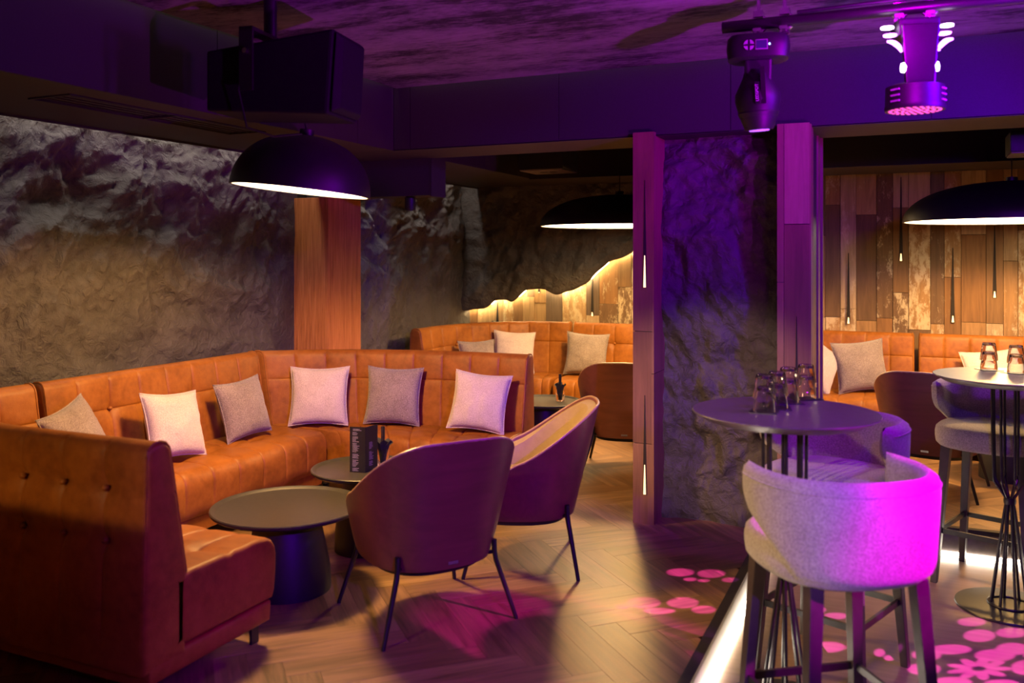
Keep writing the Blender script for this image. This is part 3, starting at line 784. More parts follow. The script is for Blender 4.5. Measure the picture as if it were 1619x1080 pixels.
def make_chair(label):
    t = thing('lounge_chair', label, 'chair', group='plywood-shell lounge chairs')
    shell_mb(0.0, 0.012, 0.265, 0.0, 0.0).build('shell', 'walnut_veneer', t, smooth=50)
    pth = []
    for i in range(61):
        a = -TH*0.985+2*TH*0.985*i/60; z = c_rim(a); x, y = c_plan(a, z, 0.006); pth.append((x, y, z+0.001))
    MB().tube(pth, 0.0068, 8).build('shell_edge', 'ply_edge', t)
    shell_mb(0.0135, 0.05, 0.30, 0.012, 0.03, TH*0.97).build('back_pad', 'beige_leather', t, smooth=50)
    rim_r = []
    m = MB(); rows = []
    for (k, z) in ((0.86, 0.285), (0.97, 0.30), (1.0, 0.34), (1.0, 0.39), (0.96, 0.418), (0.85, 0.43), (0.5, 0.436), (0.02, 0.437)):
        row = []
        for i in range(40):
            a = 2*PI*i/40; x, y = c_plan(a, 0.35, 0.055); row.append((x*k, y*k, z))
        rows.append(row)
    m.grid(rows, wrap=True, caps=True).build('seat_cushion', 'beige_leather', t, smooth=50)
    rows = []
    for (k, z) in ((0.9, 0.235), (0.95, 0.262), (0.95, 0.283)):
        rows.append([(c_plan(2*PI*i/40, 0.3, 0.03)[0]*k, c_plan(2*PI*i/40, 0.3, 0.03)[1]*k, z) for i in range(40)])
    MB().grid(rows, wrap=True, caps=True).build('seat_base', 'black_plastic', t)
    for sx, sy in ((-1, -1), (1, -1), (-1, 1), (1, 1)):
        if sy < 0:
            a = R_(44)*sx; x0, y0 = c_plan(a, 0.33, -0.008); pth = [(x0, y0, 0.335), (x0*1.005, y0*1.005, 0.285), (x0*1.03, y0*1.02, 0.25), (sx*0.30, -0.275, 0.006), (sx*0.30, -0.275, 0)]
        else: pth = [(sx*0.225, 0.2, 0.262), (sx*0.23, 0.205, 0.235), (sx*0.285, 0.268, 0.006), (sx*0.285, 0.268, 0)]
        lg = MB().tube(pth, [0.0115]*(len(pth)-2)+[0.009, 0.009], 10).build('leg', 'black_metal', t)
        if sy < 0:
            x1, y1 = c_plan(R_(44)*sx, 0.28, 0.06)
            MB().tube([(pth[1][0], pth[1][1], 0.285), (x1, y1, 0.262)], 0.008, 8).build('bracket', 'black_metal', lg)
    x, y = c_plan(0.0, 0.29, -0.0015)
    MB().box((-0.022, y-0.001, 0.285), (0.022, y+0.003, 0.297)).build('name_plate', 'aluminium', t, smooth=0)
    return t
ch = make_chair('lounge chair with walnut plywood shell, nearest to the viewer')
def place_chair(src, x, y, deg, label):
    c = src if src.get('used') is None else copy_tree(src)
    if src.get('used') is None: src['used'] = 1
    if 'used' in c and c is not src: del c['used']
    c.location = (x, y, PZ); c.rotation_euler = (0, 0, R_(deg-90)); c['label'] = label
    return c
place_chair(ch, -1.915, 3.315, 145, 'walnut-shell lounge chair nearest the viewer, its back turned this way')
place_chair(ch, -1.80, 4.08, 204, 'walnut-shell lounge chair seen from its side, beige seat visible, behind the nearest chair')
place_chair(ch, -1.87, 6.15, 104, 'walnut-shell lounge chair in the back lounge left of the rock column')
place_chair(ch, 0.14, 6.45, 78, 'walnut-shell lounge chair behind the far bar stool')
del ch['used']

# ---- low tray tables
def tray_table(label, x, y, r, h, group='low black tray tables'):
    t = thing('coffee_table', label, 'table', (x, y, PZ), 0, group)
    MB().lathe([(0.0001, h-0.022), (r-0.012, h-0.022), (r-0.002, h-0.014), (r, h-0.004), (r-0.004, h), (r-0.012, h-0.001), (r-0.022, h-0.010), (r-0.03, h-0.0125), (0.0001, h-0.0125)], 64).build('tray_top', 'tray_black', t)
    b = r*0.57; hh = h-0.02
    MB().lathe([(0.0001, 0), (b, 0), (b*1.0, 0.02), (b*0.985, hh*0.25), (b*0.9, hh*0.5), (b*0.80, hh*0.75), (b*0.68, hh*0.93), (b*0.64, hh), (0.0001, hh)], 56).build('base', 'black_plastic', t)
    return t
tray_table('large low black tray table in front of the nearest sofa', -2.615, 3.28, 0.345, 0.385)
tray_table('small low black tray table with a menu card on it', -2.60, 3.90, 0.285, 0.425)
tray_table('low black tray table in the back lounge with a glass of straws', -2.56, 6.27, 0.29, 0.425)
tray_table('low black tray table mostly hidden behind the back lounge chair', -1.78, 6.98, 0.31, 0.385)
tray_table('low black tray table in shadow behind the far bar stool', 0.62, 6.95, 0.33, 0.385)

# ---- menu card, straw glasses
mt = PZ+0.425-0.0125
mc = px(578, 748, z=mt)
mn = thing('menu_card', 'black folded menu card standing on the small tray table', 'menu', (mc.x, mc.y, mt+0.0006))
c, s_ = math.cos(YAW), math.sin(YAW)
rt, fw = Vector((c, s_, 0)), Vector((-s_, c, 0))
A = -0.083*rt+0.02*fw; B = Vector((0, 0, 0)); C_ = 0.05*rt+0.085*fw; Hm = 0.235
def card(a, b, name):
    n = (b-a).normalized().cross(Vector((0, 0, 1)))*0.0012
    return MB().hexa([a-n, b-n, b+n, a+n], [p_+Vector((0, 0, Hm)) for p_ in (a-n, b-n, b+n, a+n)]).build(name, 'black_card', mn, smooth=0)
pl_ = card(A, B, 'menu_panel'); pr_ = card(B, C_, 'menu_panel')
def prints(a, b, par, blocks, w0, scale=1.0):
    d = (b-a).normalized(); n = d.cross(Vector((0, 0, 1)))*1.0
    if n.dot(fw) > 0: n = -n
    L = (b-a).length; m = MB(); rg = random.Random(3)
    for z0, cnt in blocks:
        for k in range(cnt):
            z = z0-k*0.0062; x0 = a+d*(L*w0)+n*0.0016; ln = L*rg.uniform(0.22, 0.46)*scale
            m.add([x0+Vector((0, 0, z)), x0+d*ln+Vector((0, 0, z)), x0+d*ln+Vector((0, 0, z+0.0024)), x0+Vector((0, 0, z+0.0024))], [(0, 1, 2, 3)])
    return m.build('print', 'print_white', par, smooth=0, recalc=False)
prints(A, B, pl_, [(0.222, 2)], 0.2, 1.6)
prints(A, B, pl_, [(0.205, 3), (0.182, 5), (0.148, 8), (0.092, 4), (0.062, 6), (0.02, 3)], 0.17)
prints(B, C_, pr_, [(0.15, 6), (0.10, 7), (0.05, 4)], 0.3, 0.8)

def straw_glass(x, y, z, lb, ns):
    g = thing('tumbler', lb[0], 'glass', (x, y, z))
    MB().lathe([(0.0001, 0), (0.030, 0), (0.033, 0.004), (0.038, 0.09), (0.0365, 0.09), (0.031, 0.012), (0.0001, 0.010)], 28).build('glass_body', 'glass', g)
    nk = thing('napkin_bundle', lb[1], 'napkin', (x, y, z+0.0115))
    rg = random.Random(ns)
    for k in range(7):
        a = 2*PI*k/7+rg.uniform(-.2, .2); r0, r1 = 0.012, rg.uniform(0.042, 0.056); hh = rg.uniform(0.115, 0.14); w = 0.02
        ca, sa = math.cos(a), math.sin(a); P = []
        for q in (-1, 0, 1):
            ox, oy = -sa*w*q, ca*w*q; fl_ = 0.004*(q == 0)
            P.append([(r0*ca+ox*0.3, r0*sa+oy*0.3, 0.003), ((r0+0.006+fl_)*ca+ox*0.55, (r0+0.006+fl_)*sa+oy*0.55, 0.05), ((r1*.6)*ca+ox*0.9, (r1*.6)*sa+oy*0.9, hh*0.78), (r1*ca+ox, r1*sa+oy, hh-0.012*abs(q))])
        m = MB().grid(P); k2 = len(m.v); m.add([(p_[0]*0.93, p_[1]*0.93, p_[2]-0.002) for p_ in m.v], [])
        m.f += [tuple(i+k2 for i in f[::-1]) for f in m.f]
        ring = [0, 1, 2, 3, 7, 11, 10, 9, 8, 4]
        for i in range(10): m.f.append((ring[i], ring[(i+1) % 10], ring[(i+1) % 10]+k2, ring[i]+k2))
        m.build('napkin', 'napkin_black', nk, smooth=60)
    for k in range(ns):
        a = 2*PI*k/ns; bx, by = 0.006*math.cos(a), 0.006*math.sin(a)
        o = MB().tube([(bx, by, 0), (bx*1.4, by*1.4, 0.195)], 0.0035, 8).build('straw', 'black_plastic')
        o.location = (x, y, z+0.0115); tag(o, lb[2], 'straw', lb[2])
g1 = px(606, 735, z=mt)
straw_glass(g1.x, g1.y, mt, ('tumbler of black napkins and straws beside the menu card', 'black paper napkins in the tumbler beside the menu card', 'black straw in the tumbler beside the menu card'), 3)
g2 = px(886, 634, z=mt)
straw_glass(g2.x, g2.y, mt, ('tumbler of black napkins and straws on the back lounge table', 'black paper napkins in the back lounge tumbler', 'black straw in the back lounge tumbler'), 4)

# ---- bar tables
def bar_table(label, x, y, r=0.336, h=1.115):
    t = thing('bar_table', label, 'table', (x, y, 0), 0, 'round bar tables')
    MB().lathe([(0.0001, h-0.032), (r-0.05, h-0.032), (r-0.006, h-0.008), (r, h-0.003), (r-0.002, h), (0.0001, h)], 72).build('table_top', 'table_top_dark', t)
    MB().lathe([(0.0001, h-0.045), (0.12, h-0.045), (0.12, h-0.032), (0.0001, h-0.032)], 36).build('top_plate', 'black_metal', t)
    for k in range(8):
        a = 2*PI*k/8+0.2; ca, sa = math.cos(a), math.sin(a)
        P = [(0.078, h-0.045), (0.076, 0.85), (0.072, 0.63), (0.068, 0.605), (0.019, 0.53), (0.017, 0.50), (0.024, 0.46), (0.084, 0.02)]
        MB().tube([(r_*ca, r_*sa, z) for r_, z in P], 0.0065, 8).build('rod', 'black_metal', t)
    MB().lathe([(0.012, 0.5), (0.026, 0.5), (0.028, 0.515), (0.026, 0.53), (0.012, 0.53)], 20).build('collar', 'black_metal', t)
    b = MB().lathe([(0.0001, 0), (0.238, 0), (0.24, 0.004), (0.237, 0.010), (0.10, 0.016), (0.0001, 0.016)], 64).build('base_plate', 'black_metal', t)
    MB().tube([(0.092*math.cos(2*PI*k/40), 0.092*math.sin(2*PI*k/40), 0.02) for k in range(40)], 0.006, 8, closed=True).build('base_ring', 'black_metal', b)
    return t
T1 = px(1241, 650, z=1.115); T1 = Vector((T1.x, T1.y, 0)); T2 = px(1597, 961, z=0.0)
bar_table('round dark bar table with four stacks of glasses, nearest the viewer', T1.x, T1.y)
bar_table('round bar table at the right edge with two stacks of glasses', T2.x, T2.y)

# ---- inverted tumblers, stacked two by two on coasters
n = 16
def tumbler_mesh():
    m = MB(); prof = [(0.0395, 0.0), (0.0395, 0.006), (0.0375, 0.030), (0.0365, 0.034), (0.030, 0.082), (0.027, 0.088), (0.0001, 0.088)]
    inner = [(0.0001, 0.074), (0.0255, 0.074), (0.034, 0.030), (0.0368, 0.0)]
    rows = []
    for (r_, z) in prof+inner:
        row = []
        for k in range(32):
            fac = 0.965 if (k % 2 and 0.03 < z < 0.085 and (r_, z) in prof) else 1
            row.append((r_*fac*math.cos(2*PI*k/32), r_*fac*math.sin(2*PI*k/32), z))
        rows.append(row)
    m.grid(rows, wrap=True)
    a, b = (len(rows)-1)*32, 0
    m.f += [(a+k, a+(k+1) % 32, (k+1) % 32, k) for k in range(32)]
    return m.mesh('tumbler', 'glass', 30)
tm = tumbler_mesh()
def stack(u, v, tl, lb, grp):
    p_ = px(u, v, z=1.119)
    cst = MB().box((-0.05, -0.05, 0), (0.05, 0.05, 0.003)).build('coaster', 'black_card', smooth=0, bevel=0.001)
    cst.location = (p_.x, p_.y, 1.1152); cst.rotation_euler = (0, 0, 0.5+u*0.01); tag(cst, 'square black coaster under the '+lb, 'coaster', 'black coasters')
    for k in (0, 1):
        o = bpy.data.objects.new('tumbler', tm); COL.objects.link(o); o.location = (p_.x, p_.y, 1.1184+k*0.047); o.rotation_euler = (0, 0, k*0.1)
        tag(o, ('lower' if k == 0 else 'upper')+' upturned tumbler of the '+lb, 'glass', grp)
        if k: o.scale = (1.03, 1.03, 1.0)
stack(1209, 650, T1, 'leftmost glass stack on the near bar table', 'tumblers on the near bar table')
stack(1229, 644, T1, 'second glass stack from the left on the near bar table', 'tumblers on the near bar table')
stack(1247, 635, T1, 'third glass stack from the left on the near bar table', 'tumblers on the near bar table')
stack(1275, 629, T1, 'rightmost glass stack on the near bar table', 'tumblers on the near bar table')
stack(1564, 584, T2, 'glass stack left on the far bar table', 'tumblers on the far bar table')
stack(1607, 589, T2, 'glass stack right on the far bar table', 'tumblers on the far bar table')

# ---- bar stools
def make_stool():
    t = thing('bar_stool', 'x', 'stool', group='grey upholstered bar stools')
    def plan(a, wx, wy, e=2.6):
        ca, sa = math.cos(a), math.sin(a)
        return wx*math.copysign(abs(ca)**(2/e), ca), wy*math.copysign(abs(sa)**(2/e), sa)
    rows = []
    for k, z in ((0.80, 0.702), (0.93, 0.706), (0.985, 0.722), (1.0, 0.75), (1.0, 0.775), (0.985, 0.797), (0.93, 0.812), (0.8, 0.82), (0.5, 0.826), (0.02, 0.828)):
        rows.append([(plan(2*PI*i/48, 0.262*k, 0.262*k)[0], plan(2*PI*i/48, 0.262*k, 0.262*k)[1]+0.005, z) for i in range(48)])
    MB().grid(rows, wrap=True, caps=True).build('seat', 'tweed_fabric', t, smooth=60)
    zlo, zhi = 0.715, 1.03; na, nb = 56, 18; out = []; inn = []
    seam = []
    for j in range(nb+1):
        s = j/nb; amax = R_(58+50*sstep(0.0, 0.75, s)); ro, ri = [], []
        for i in range(na+1):
            q = -1+2*i/na; a = -PI/2+q*amax; z = zlo+(zhi-zlo)*s+0.02*s*abs(q)**3*0-0.035*s*sstep(0.35, 1, abs(q))*0
            flare = 0.015*s; w = 0.278+flare
            edge = max(0.0, 1-abs(2*s-1)**7)**0.5*max(0.0, 1-abs(q)**22)**0.5
            th = 0.033*edge
            for lst, sg in ((ro, 1), (ri, -1)):
                x, y = plan(a, w-0.03+sg*th, w-0.03+sg*th, 2.35); lst.append((x, y, z))
        out.append(ro); inn.append(ri)
        if j == nb-2: seam = [(x*1.004, y*1.004, z) for x, y, z in ro[2:-2]]
    m = MB(); m.grid(out); m.grid(inn); k = (na+1)*(nb+1); fs = []
    for i in range(na):
        for j in (0, nb): fs.append((j*(na+1)+i, j*(na+1)+i+1, k+j*(na+1)+i+1, k+j*(na+1)+i))
    for j in range(nb):
        for i in (0, na): fs.append((j*(na+1)+i, (j+1)*(na+1)+i, k+(j+1)*(na+1)+i, k+j*(na+1)+i))
    m.f += fs; b = m.build('backrest', 'tweed_fabric', t, smooth=70)
    MB().tube(seam, 0.003, 6).build('seam', 'tweed_fabric', b)
    def legpt(sx, sy, z):
        k = 1-z/0.705; return Vector((sx*(0.175+0.045*k), sy*(0.17+0.05*k), z))
    for sx, sy in ((-1, -1), (1, -1), (-1, 1), (1, 1)):
        a, b = legpt(sx, sy, 0), legpt(sx, sy, 0.708); h0, h1 = 0.0155, 0.023
        cr = ((-1, -1), (1, -1), (1, 1), (-1, 1))
        MB().hexa([a+Vector((p_*h0, q*h0, 0)) for p_, q in cr], [b+Vector((p_*h1, q*h1, 0)) for p_, q in cr]).build('leg', 'stained_wood', t, smooth=0, bevel=0.003)
    zf = 0.27; cs = [legpt(sx, sy, zf) for sx, sy in ((-1, -1), (1, -1), (1, 1), (-1, 1))]
    for i in range(4):
        a, b = cs[i], cs[(i+1) % 4]; d = (b-a).normalized(); nn = Vector((0, 0, 1)).cross(d)*0.006; up = Vector((0, 0, 0.0125))
        MB().hexa([a-nn-up, b-nn-up, b+nn-up, a+nn-up], [a-nn+up, b-nn+up, b+nn+up, a+nn+up]).build('footrest_bar', 'black_metal', t, smooth=0)
    return t
def camxy(lat, d): return (lat*math.cos(YAW)-d*math.sin(YAW), lat*math.sin(YAW)+d*math.cos(YAW))
st = make_stool()
def place_stool(o, lat, d, deg, label):
    x, y = camxy(lat, d); o.location = (x, y, 0); o.rotation_euler = (0, 0, R_(deg-90)); o['label'] = label
st2, st3 = copy_tree(st), copy_tree(st)
place_stool(st, 1.035, 2.83, 126, 'grey upholstered bar stool nearest the viewer, its back turned this way')
place_stool(st2, 1.31, 3.63, 250, 'grey upholstered bar stool behind the near bar table, facing the viewer')
place_stool(st3, 2.50, 4.58, 250, 'grey upholstered bar stool at the far bar table, facing the viewer')

# ---- pendant dome lamps
def dome(label, loc, r, h, energy, tilt=(0, 0, 0), cord=None, glow='lamp_glow'):
    t = thing('pendant_lamp', label, 'lamp', loc, 0, 'black dome pendant lamps'); t.rotation_euler = tilt
    P = []
    for k in range(15):
        a = PI/2*k/14; P.append((r*math.cos(a)**0.85 if k < 14 else 0.0001, h*math.sin(a)))
    Q = [(max(a-0.006, 0.0001), b-0.006) for a, b in P[1:]][::-1]
    MB().lathe([(r-0.012, 0.0)]+P, 64, caps=False).build('dome', 'lamp_black', t, recalc=False)
    MB().lathe([(r-0.012, 0.001)]+[(max(a-0.012, 0.0001), max(b-0.008, 0.001)) for a, b in P], 64, caps=False).build('dome_lining', 'lamp_inside', t, recalc=False)
    MB().lathe([(0.0001, 0.012), (r*0.985-0.012, 0.012), (r*0.985-0.012, 0.018), (0.0001, 0.018)], 64).build('diffuser', glow, t)
    MB().lathe([(0.0001, h-0.005), (0.035, h-0.005), (0.035, h+0.03), (0.0001, h+0.03)], 20).build('cap', 'lamp_black', t)
    MB().tube(cord or [(0, 0, h+0.02), (0, 0, 2.78-loc[2])], 0.004, 8).build('cord', 'lamp_black', t)
    l = bpy.data.lights.new('pendant_bulb', 'SPOT'); l.energy = energy; l.color = WARM; l.spot_size = R_(162); l.spot_blend = 0.3; l.shadow_soft_size = 0.11
    lo = bpy.data.objects.new('pendant_bulb', l); COL.objects.link(lo); lo.parent = t; lo.location = (0, 0, -0.02)
    return t
ax = Vector((-math.sin(YAW), math.cos(YAW), 0))
tl = Matrix.Rotation(R_(6.0), 3, ax).to_euler()
lp = px(476, 302.5, d=4.35)
dome('black dome pendant lamp over the front coffee tables', lp, 0.34, 0.275, 270, tl, [(0, 0, 0.29), (-0.04, 0, 0.4), (-0.07, 0.02, 0.55), (-0.10, 0.03, 0.78)])
lp2 = px(980, 358, y=6.8); lp3 = px(1600, 350, y=6.85)
dome('wide black dome pendant lamp in the back lounge left of the column', lp2, 0.64, 0.25, 240)
dome('wide black dome pendant lamp in the back lounge at the right edge', lp3, 0.68, 0.27, 285)
dome('black dome pendant lamp over the seats behind the viewer', Vector((-2.62, -0.35, 1.95)), 0.34, 0.275, 150)

# ---- loudspeaker under the ceiling
sp_ = px(455, 125, d=3.75)
t = thing('loudspeaker', 'black loudspeaker hanging from the ceiling before the left soffit', 'speaker', (sp_.x, sp_.y, sp_.z-0.18), R_(24.3-14))
MB().hexa([(-0.285, -0.16, 0.03), (0.25, -0.14, 0.0), (0.25, 0.15, 0.0), (-0.285, 0.17, 0.03)], [(-0.285, -0.16, 0.28), (0.275, -0.14, 0.345), (0.275, 0.15, 0.345), (-0.285, 0.17, 0.28)]).build('cabinet', 'speaker_black', t, smooth=0, bevel=0.012)
MB().hexa([(0.262, -0.13, 0.01), (0.29, -0.10, 0.03), (0.29, 0.11, 0.03), (0.262, 0.14, 0.01)], [(0.285, -0.13, 0.335), (0.305, -0.10, 0.315), (0.305, 0.11, 0.315), (0.285, 0.14, 0.335)]).build('grille', 'speaker_black', t, smooth=0, bevel=0.008)
MB().box((-0.11, -0.2, 0.345), (-0.05, 0.2, 0.36)).box((-0.11, -0.2, 0.1), (-0.05, -0.188, 0.36)).box((-0.11, 0.188, 0.1), (-0.05, 0.2, 0.36)).build('bracket', 'black_metal', t, smooth=0)
kn = MB().lathe([(0.0001, 0), (0.022, 0), (0.022, 0.018), (0.0001, 0.018)], 16).build('knob', 'chrome', t); kn.location = (-0.08, -0.2, 0.26); kn.rotation_euler = (PI/2, 0, 0); kn.scale = (0.5, 0.5, 0.6)
MB().tube([(-0.08, 0, 0.36), (-0.08, 0, ZC-(sp_.z-0.18))], 0.028, 16).build('pole', 'black_metal', t)
MB().box((-0.287, -0.02, 0.12), (-0.283, 0.02, 0.16)).build('connector_plate', 'aluminium', t, smooth=0)
MB().tube([(-0.1, -0.165, 0.3), (-0.11, -0.2, 0.1), (-0.08, -0.19, -0.05), (0.02, -0.15, -0.085), (0.12, -0.1, -0.07)], 0.004, 6).build('cable', 'black_plastic', t)

# ---- small ceiling devices of the back lounge
def ceiling_box(label, c, w, dep, hgt, rz=0):
    t = thing('ceiling_speaker', label, 'speaker', c, rz)
    MB().box((-w/2, -dep/2, 0), (w/2, dep/2, hgt)).build('housing', 'black_plastic', t, smooth=0, bevel=0.006)
    b = MB().box((-w/2+0.008, -dep/2+0.008, -0.006), (w/2-0.008, dep/2-0.008, 0.0)).build('underside_plate', 'box_grey', t, smooth=0)
    for k in (-1, 1): MB().lathe([(0.0001, -0.009), (0.03, -0.009), (0.03, -0.006), (0.0001, -0.006)], 20, (k*0.04, 0, 0)).build('socket', 'black_metal', b)
    MB().tube([(0, 0, hgt), (0, 0, ZC-c[2])], 0.012, 10).build('stem', 'black_metal', t)
    return t
cb = px(868, 271, y=6.35)
ceiling_box('boxy black ceiling unit with pale underside above the back lounge', cb, 0.36, 0.34, 0.16)
cb = px(1640, 243, y=5.95)
ceiling_box('boxy ceiling unit cut off by the right picture edge', cb, 0.3, 0.3, 0.12)
p_ = px(649, 309, y=5.52)
t = thing('ceiling_spot', 'small black cylinder spot below the soffit header', 'spotlight', (p_.x, 5.52, 2.02))
MB().lathe([(0.0001, 0), (0.036, 0), (0.04, 0.01), (0.04, 0.09), (0.03, 0.1), (0.0001, 0.1)], 24).build('housing', 'black_plastic', t)
MB().lathe([(0.0001, -0.003), (0.026, -0.003), (0.026, 0.0), (0.0001, 0.0)], 20).build('lens', 'black_metal', t)

# ---- lighting pipe with clamps
PY, PZP = 3.77, 2.655
lpipe = thing('lighting_pipe', 'black lighting pipe with silver clamps under the ceiling', 'pipe', (-0.72, PY, PZP))
MB().tube([(0, 0, 0), (3.7, 0, 0)], 0.0245, 20).build('pipe', 'black_metal', lpipe)
MB().lathe([(0.0001, -0.001), (0.0248, -0.001), (0.0248, 0.004), (0.0001, 0.004)], 20).build('end_cap', 'black_plastic', lpipe).rotation_euler = (0, -PI/2, 0)
for xx in (0.145, 0.25, 0.68, 0.79, 1.16):
    cl = MB().tube([(0.031*math.cos(2*PI*k/20), 0, 0.031*math.sin(2*PI*k/20)) for k in range(20)], 0.009, 8, closed=True)
    cl.box((-0.02, -0.025, 0.026), (0.02, 0.025, 0.05)).box((-0.006, -0.01, 0.05), (0.006, 0.01, ZC-PZP-0.0005)).box((-0.018, -0.014, -0.05), (0.018, 0.014, -0.026))
    o = cl.build('clamp', 'chrome', lpipe, smooth=30, off=(0, 0, 0)); o.rotation_euler = (0, 0, 0); o.location = (xx, 0, 0)
    wn = MB().tube([(0, -0.02, -0.035), (0, -0.05, -0.035)], 0.005, 8).box((-0.016, -0.056, -0.042), (0.016, -0.048, -0.028)).build('wing_bolt', 'chrome', o, smooth=30)
MB().tube(catmull([(0.3, -0.02, 0.028), (0.6, -0.03, 0.03), (1.0, -0.02, 0.035), (1.8, -0.02, 0.03)], 30), 0.008, 8).build('cable', 'black_plastic', lpipe)

# ---- moving heads
h1 = px(1199, 58, y=PY)
t = thing('moving_head_light', 'black moving-head spotlight at the left end of the lighting pipe', 'stage light', (h1.x, PY, 2.21), R_(10))
zb = 2.602-2.21
rows = []
for k, z in ((0.8, -0.105), (0.95, -0.095), (1.0, -0.05), (0.97, -0.012), (0.88, 0.0)):
    rows.append([(math.copysign(abs(math.cos(a))**0.6, math.cos(a))*0.128*k, math.copysign(abs(math.sin(a))**0.6, math.sin(a))*0.085*k, zb+z) for a in [2*PI*i/40 for i in range(40)]])
MB().grid(rows, wrap=True, caps=True).build('base', 'black_plastic', t)
scr = MB().box((-0.012, -0.088, zb-0.07), (0.036, -0.082, zb-0.03)).build('screen_frame', 'pad_grey', t, smooth=0)
MB().box((-0.009, -0.0895, zb-0.067), (0.033, -0.087, zb-0.033)).build('screen', 'screen_glow', scr, smooth=0)
for k in range(4):
    a = PI/2*k+PI/4; ca, sa = math.cos(a), math.sin(a); m = MB(); vs = []
    for q in range(7):
        b = a-0.62+1.24*q/6; vs.append((-0.038+0.021*math.cos(b), -0.0885, zb-0.05+0.021*math.sin(b)))
    vs.append((-0.038+0.007*ca, -0.0885, zb-0.05+0.007*sa)); nv = len(vs)
    m.add(vs+[(x, -0.082, z) for x, y, z in vs], [tuple(range(nv)), tuple(range(nv, 2*nv))[::-1]]+[(i, (i+1) % nv, nv+(i+1) % nv, nv+i) for i in range(nv)]).build('button', 'pad_grey', t, smooth=0)
MB().lathe([(0.0001, -0.004), (0.003, -0.003), (0.004, 0), (0.003, 0.003), (0.0001, 0.004)], 10, (0.043, -0.086, zb-0.05)).build('status_light', 'blue_dot', t)
MB().hexa([(-0.05, -0.05, 0.14), (0.05, -0.05, 0.14), (0.05, 0.05, 0.14), (-0.05, 0.05, 0.14)], [(-0.055, -0.06, zb-0.1), (0.055, -0.06, zb-0.1), (0.055, 0.06, zb-0.1), (-0.055, 0.06, zb-0.1)]).build('yoke', 'black_plastic', t, smooth=0, bevel=0.01)
hd_ = MB().lathe([(0.0001, 0.0), (0.055, 0.0), (0.06, 0.008), (0.078, 0.06), (0.092, 0.12), (0.09, 0.15), (0.06, 0.21), (0.045, 0.25), (0.0001, 0.255)], 28).build('head', 'black_plastic', t)
hd_.location = (0.005, 0, 0.005); hd_.rotation_euler = (R_(4), R_(-3), 0)
MB().tube([(0.062*math.cos(2*PI*k/28), 0.062*math.sin(2*PI*k/28), 0.07) for k in range(28)], 0.022, 8, closed=True).build('head_band', 'black_plastic', hd_)
MB().box((0.012, -0.09, 0.10), (0.03, -0.06, 0.25)).build('trim_bar', 'black_metal', hd_, smooth=0)
MB().lathe([(0.0001, -0.004), (0.04, -0.004), (0.042, 0.002), (0.0001, 0.002)], 28).build('lens', 'lens_glow', hd_)
def text_mesh(body, size, ext=0.0006):
    cu = bpy.data.curves.new('lettering', 'FONT'); cu.body = body; cu.size = size; cu.extrude = ext; cu.align_x = 'CENTER'; cu.align_y = 'CENTER'
    o = bpy.data.objects.new('lettering', cu); COL.objects.link(o); dg = bpy.context.evaluated_depsgraph_get()
    me = bpy.data.meshes.new_from_object(o.evaluated_get(dg)); bpy.data.objects.remove(o); bpy.data.curves.remove(cu); me.materials.clear(); return me
MB().box((-0.014, -0.1, 0.10), (0.006, -0.07, 0.19)).build('badge', 'speaker_black', hd_, smooth=0, bevel=0.003)
me = text_mesh('LEDSPOT', 0.017); me.materials.append(M['grey_print'])
inst('lettering', me, hd_, (-0.004, -0.101, 0.145), (PI/2, -PI/2, 0))

h2 = px(1447, 58, y=PY-0.01)
t = thing('moving_head_light', 'moving-head wash light with glowing yoke strips and a round LED face', 'stage light', (h2.x, PY, 2.255), R_(14))
MB().box((-0.075, -0.07, 0.28), (0.075, 0.07, 0.348)).build('base', 'black_plastic', t, smooth=0, bevel=0.01)
MB().hexa([(-0.05, -0.085, 0.05), (0.05, -0.085, 0.05), (0.05, -0.055, 0.05), (-0.05, -0.055, 0.05)], [(-0.068, -0.085, 0.32), (0.068, -0.085, 0.32), (0.068, -0.055, 0.32), (-0.068, -0.055, 0.32)]).build('yoke', 'black_metal', t, smooth=0, bevel=0.006)
dr = MB().lathe([(0.0001, 0.1), (0.085, 0.1), (0.106, 0.092), (0.108, 0.02), (0.111, 0.012), (0.108, 0.0), (0.1, 0.002), (0.0001, 0.004)], 48).build('drum', 'black_plastic', t)
dots = MB()
for rg, nn in ((0.0, 1), (0.022, 6), (0.045, 12), (0.068, 18), (0.09, 24)):
    for k in range(nn): dots.lathe([(0.0075, 0.0015), (0.0055, -0.0015), (0.0001, -0.002)], 8, (rg*math.cos(2*PI*k/nn), rg*math.sin(2*PI*k/nn), 0.0))
dd_ = dots.build('led_dots', 'pink_dot', dr); dd_['kind'] = 'stuff'
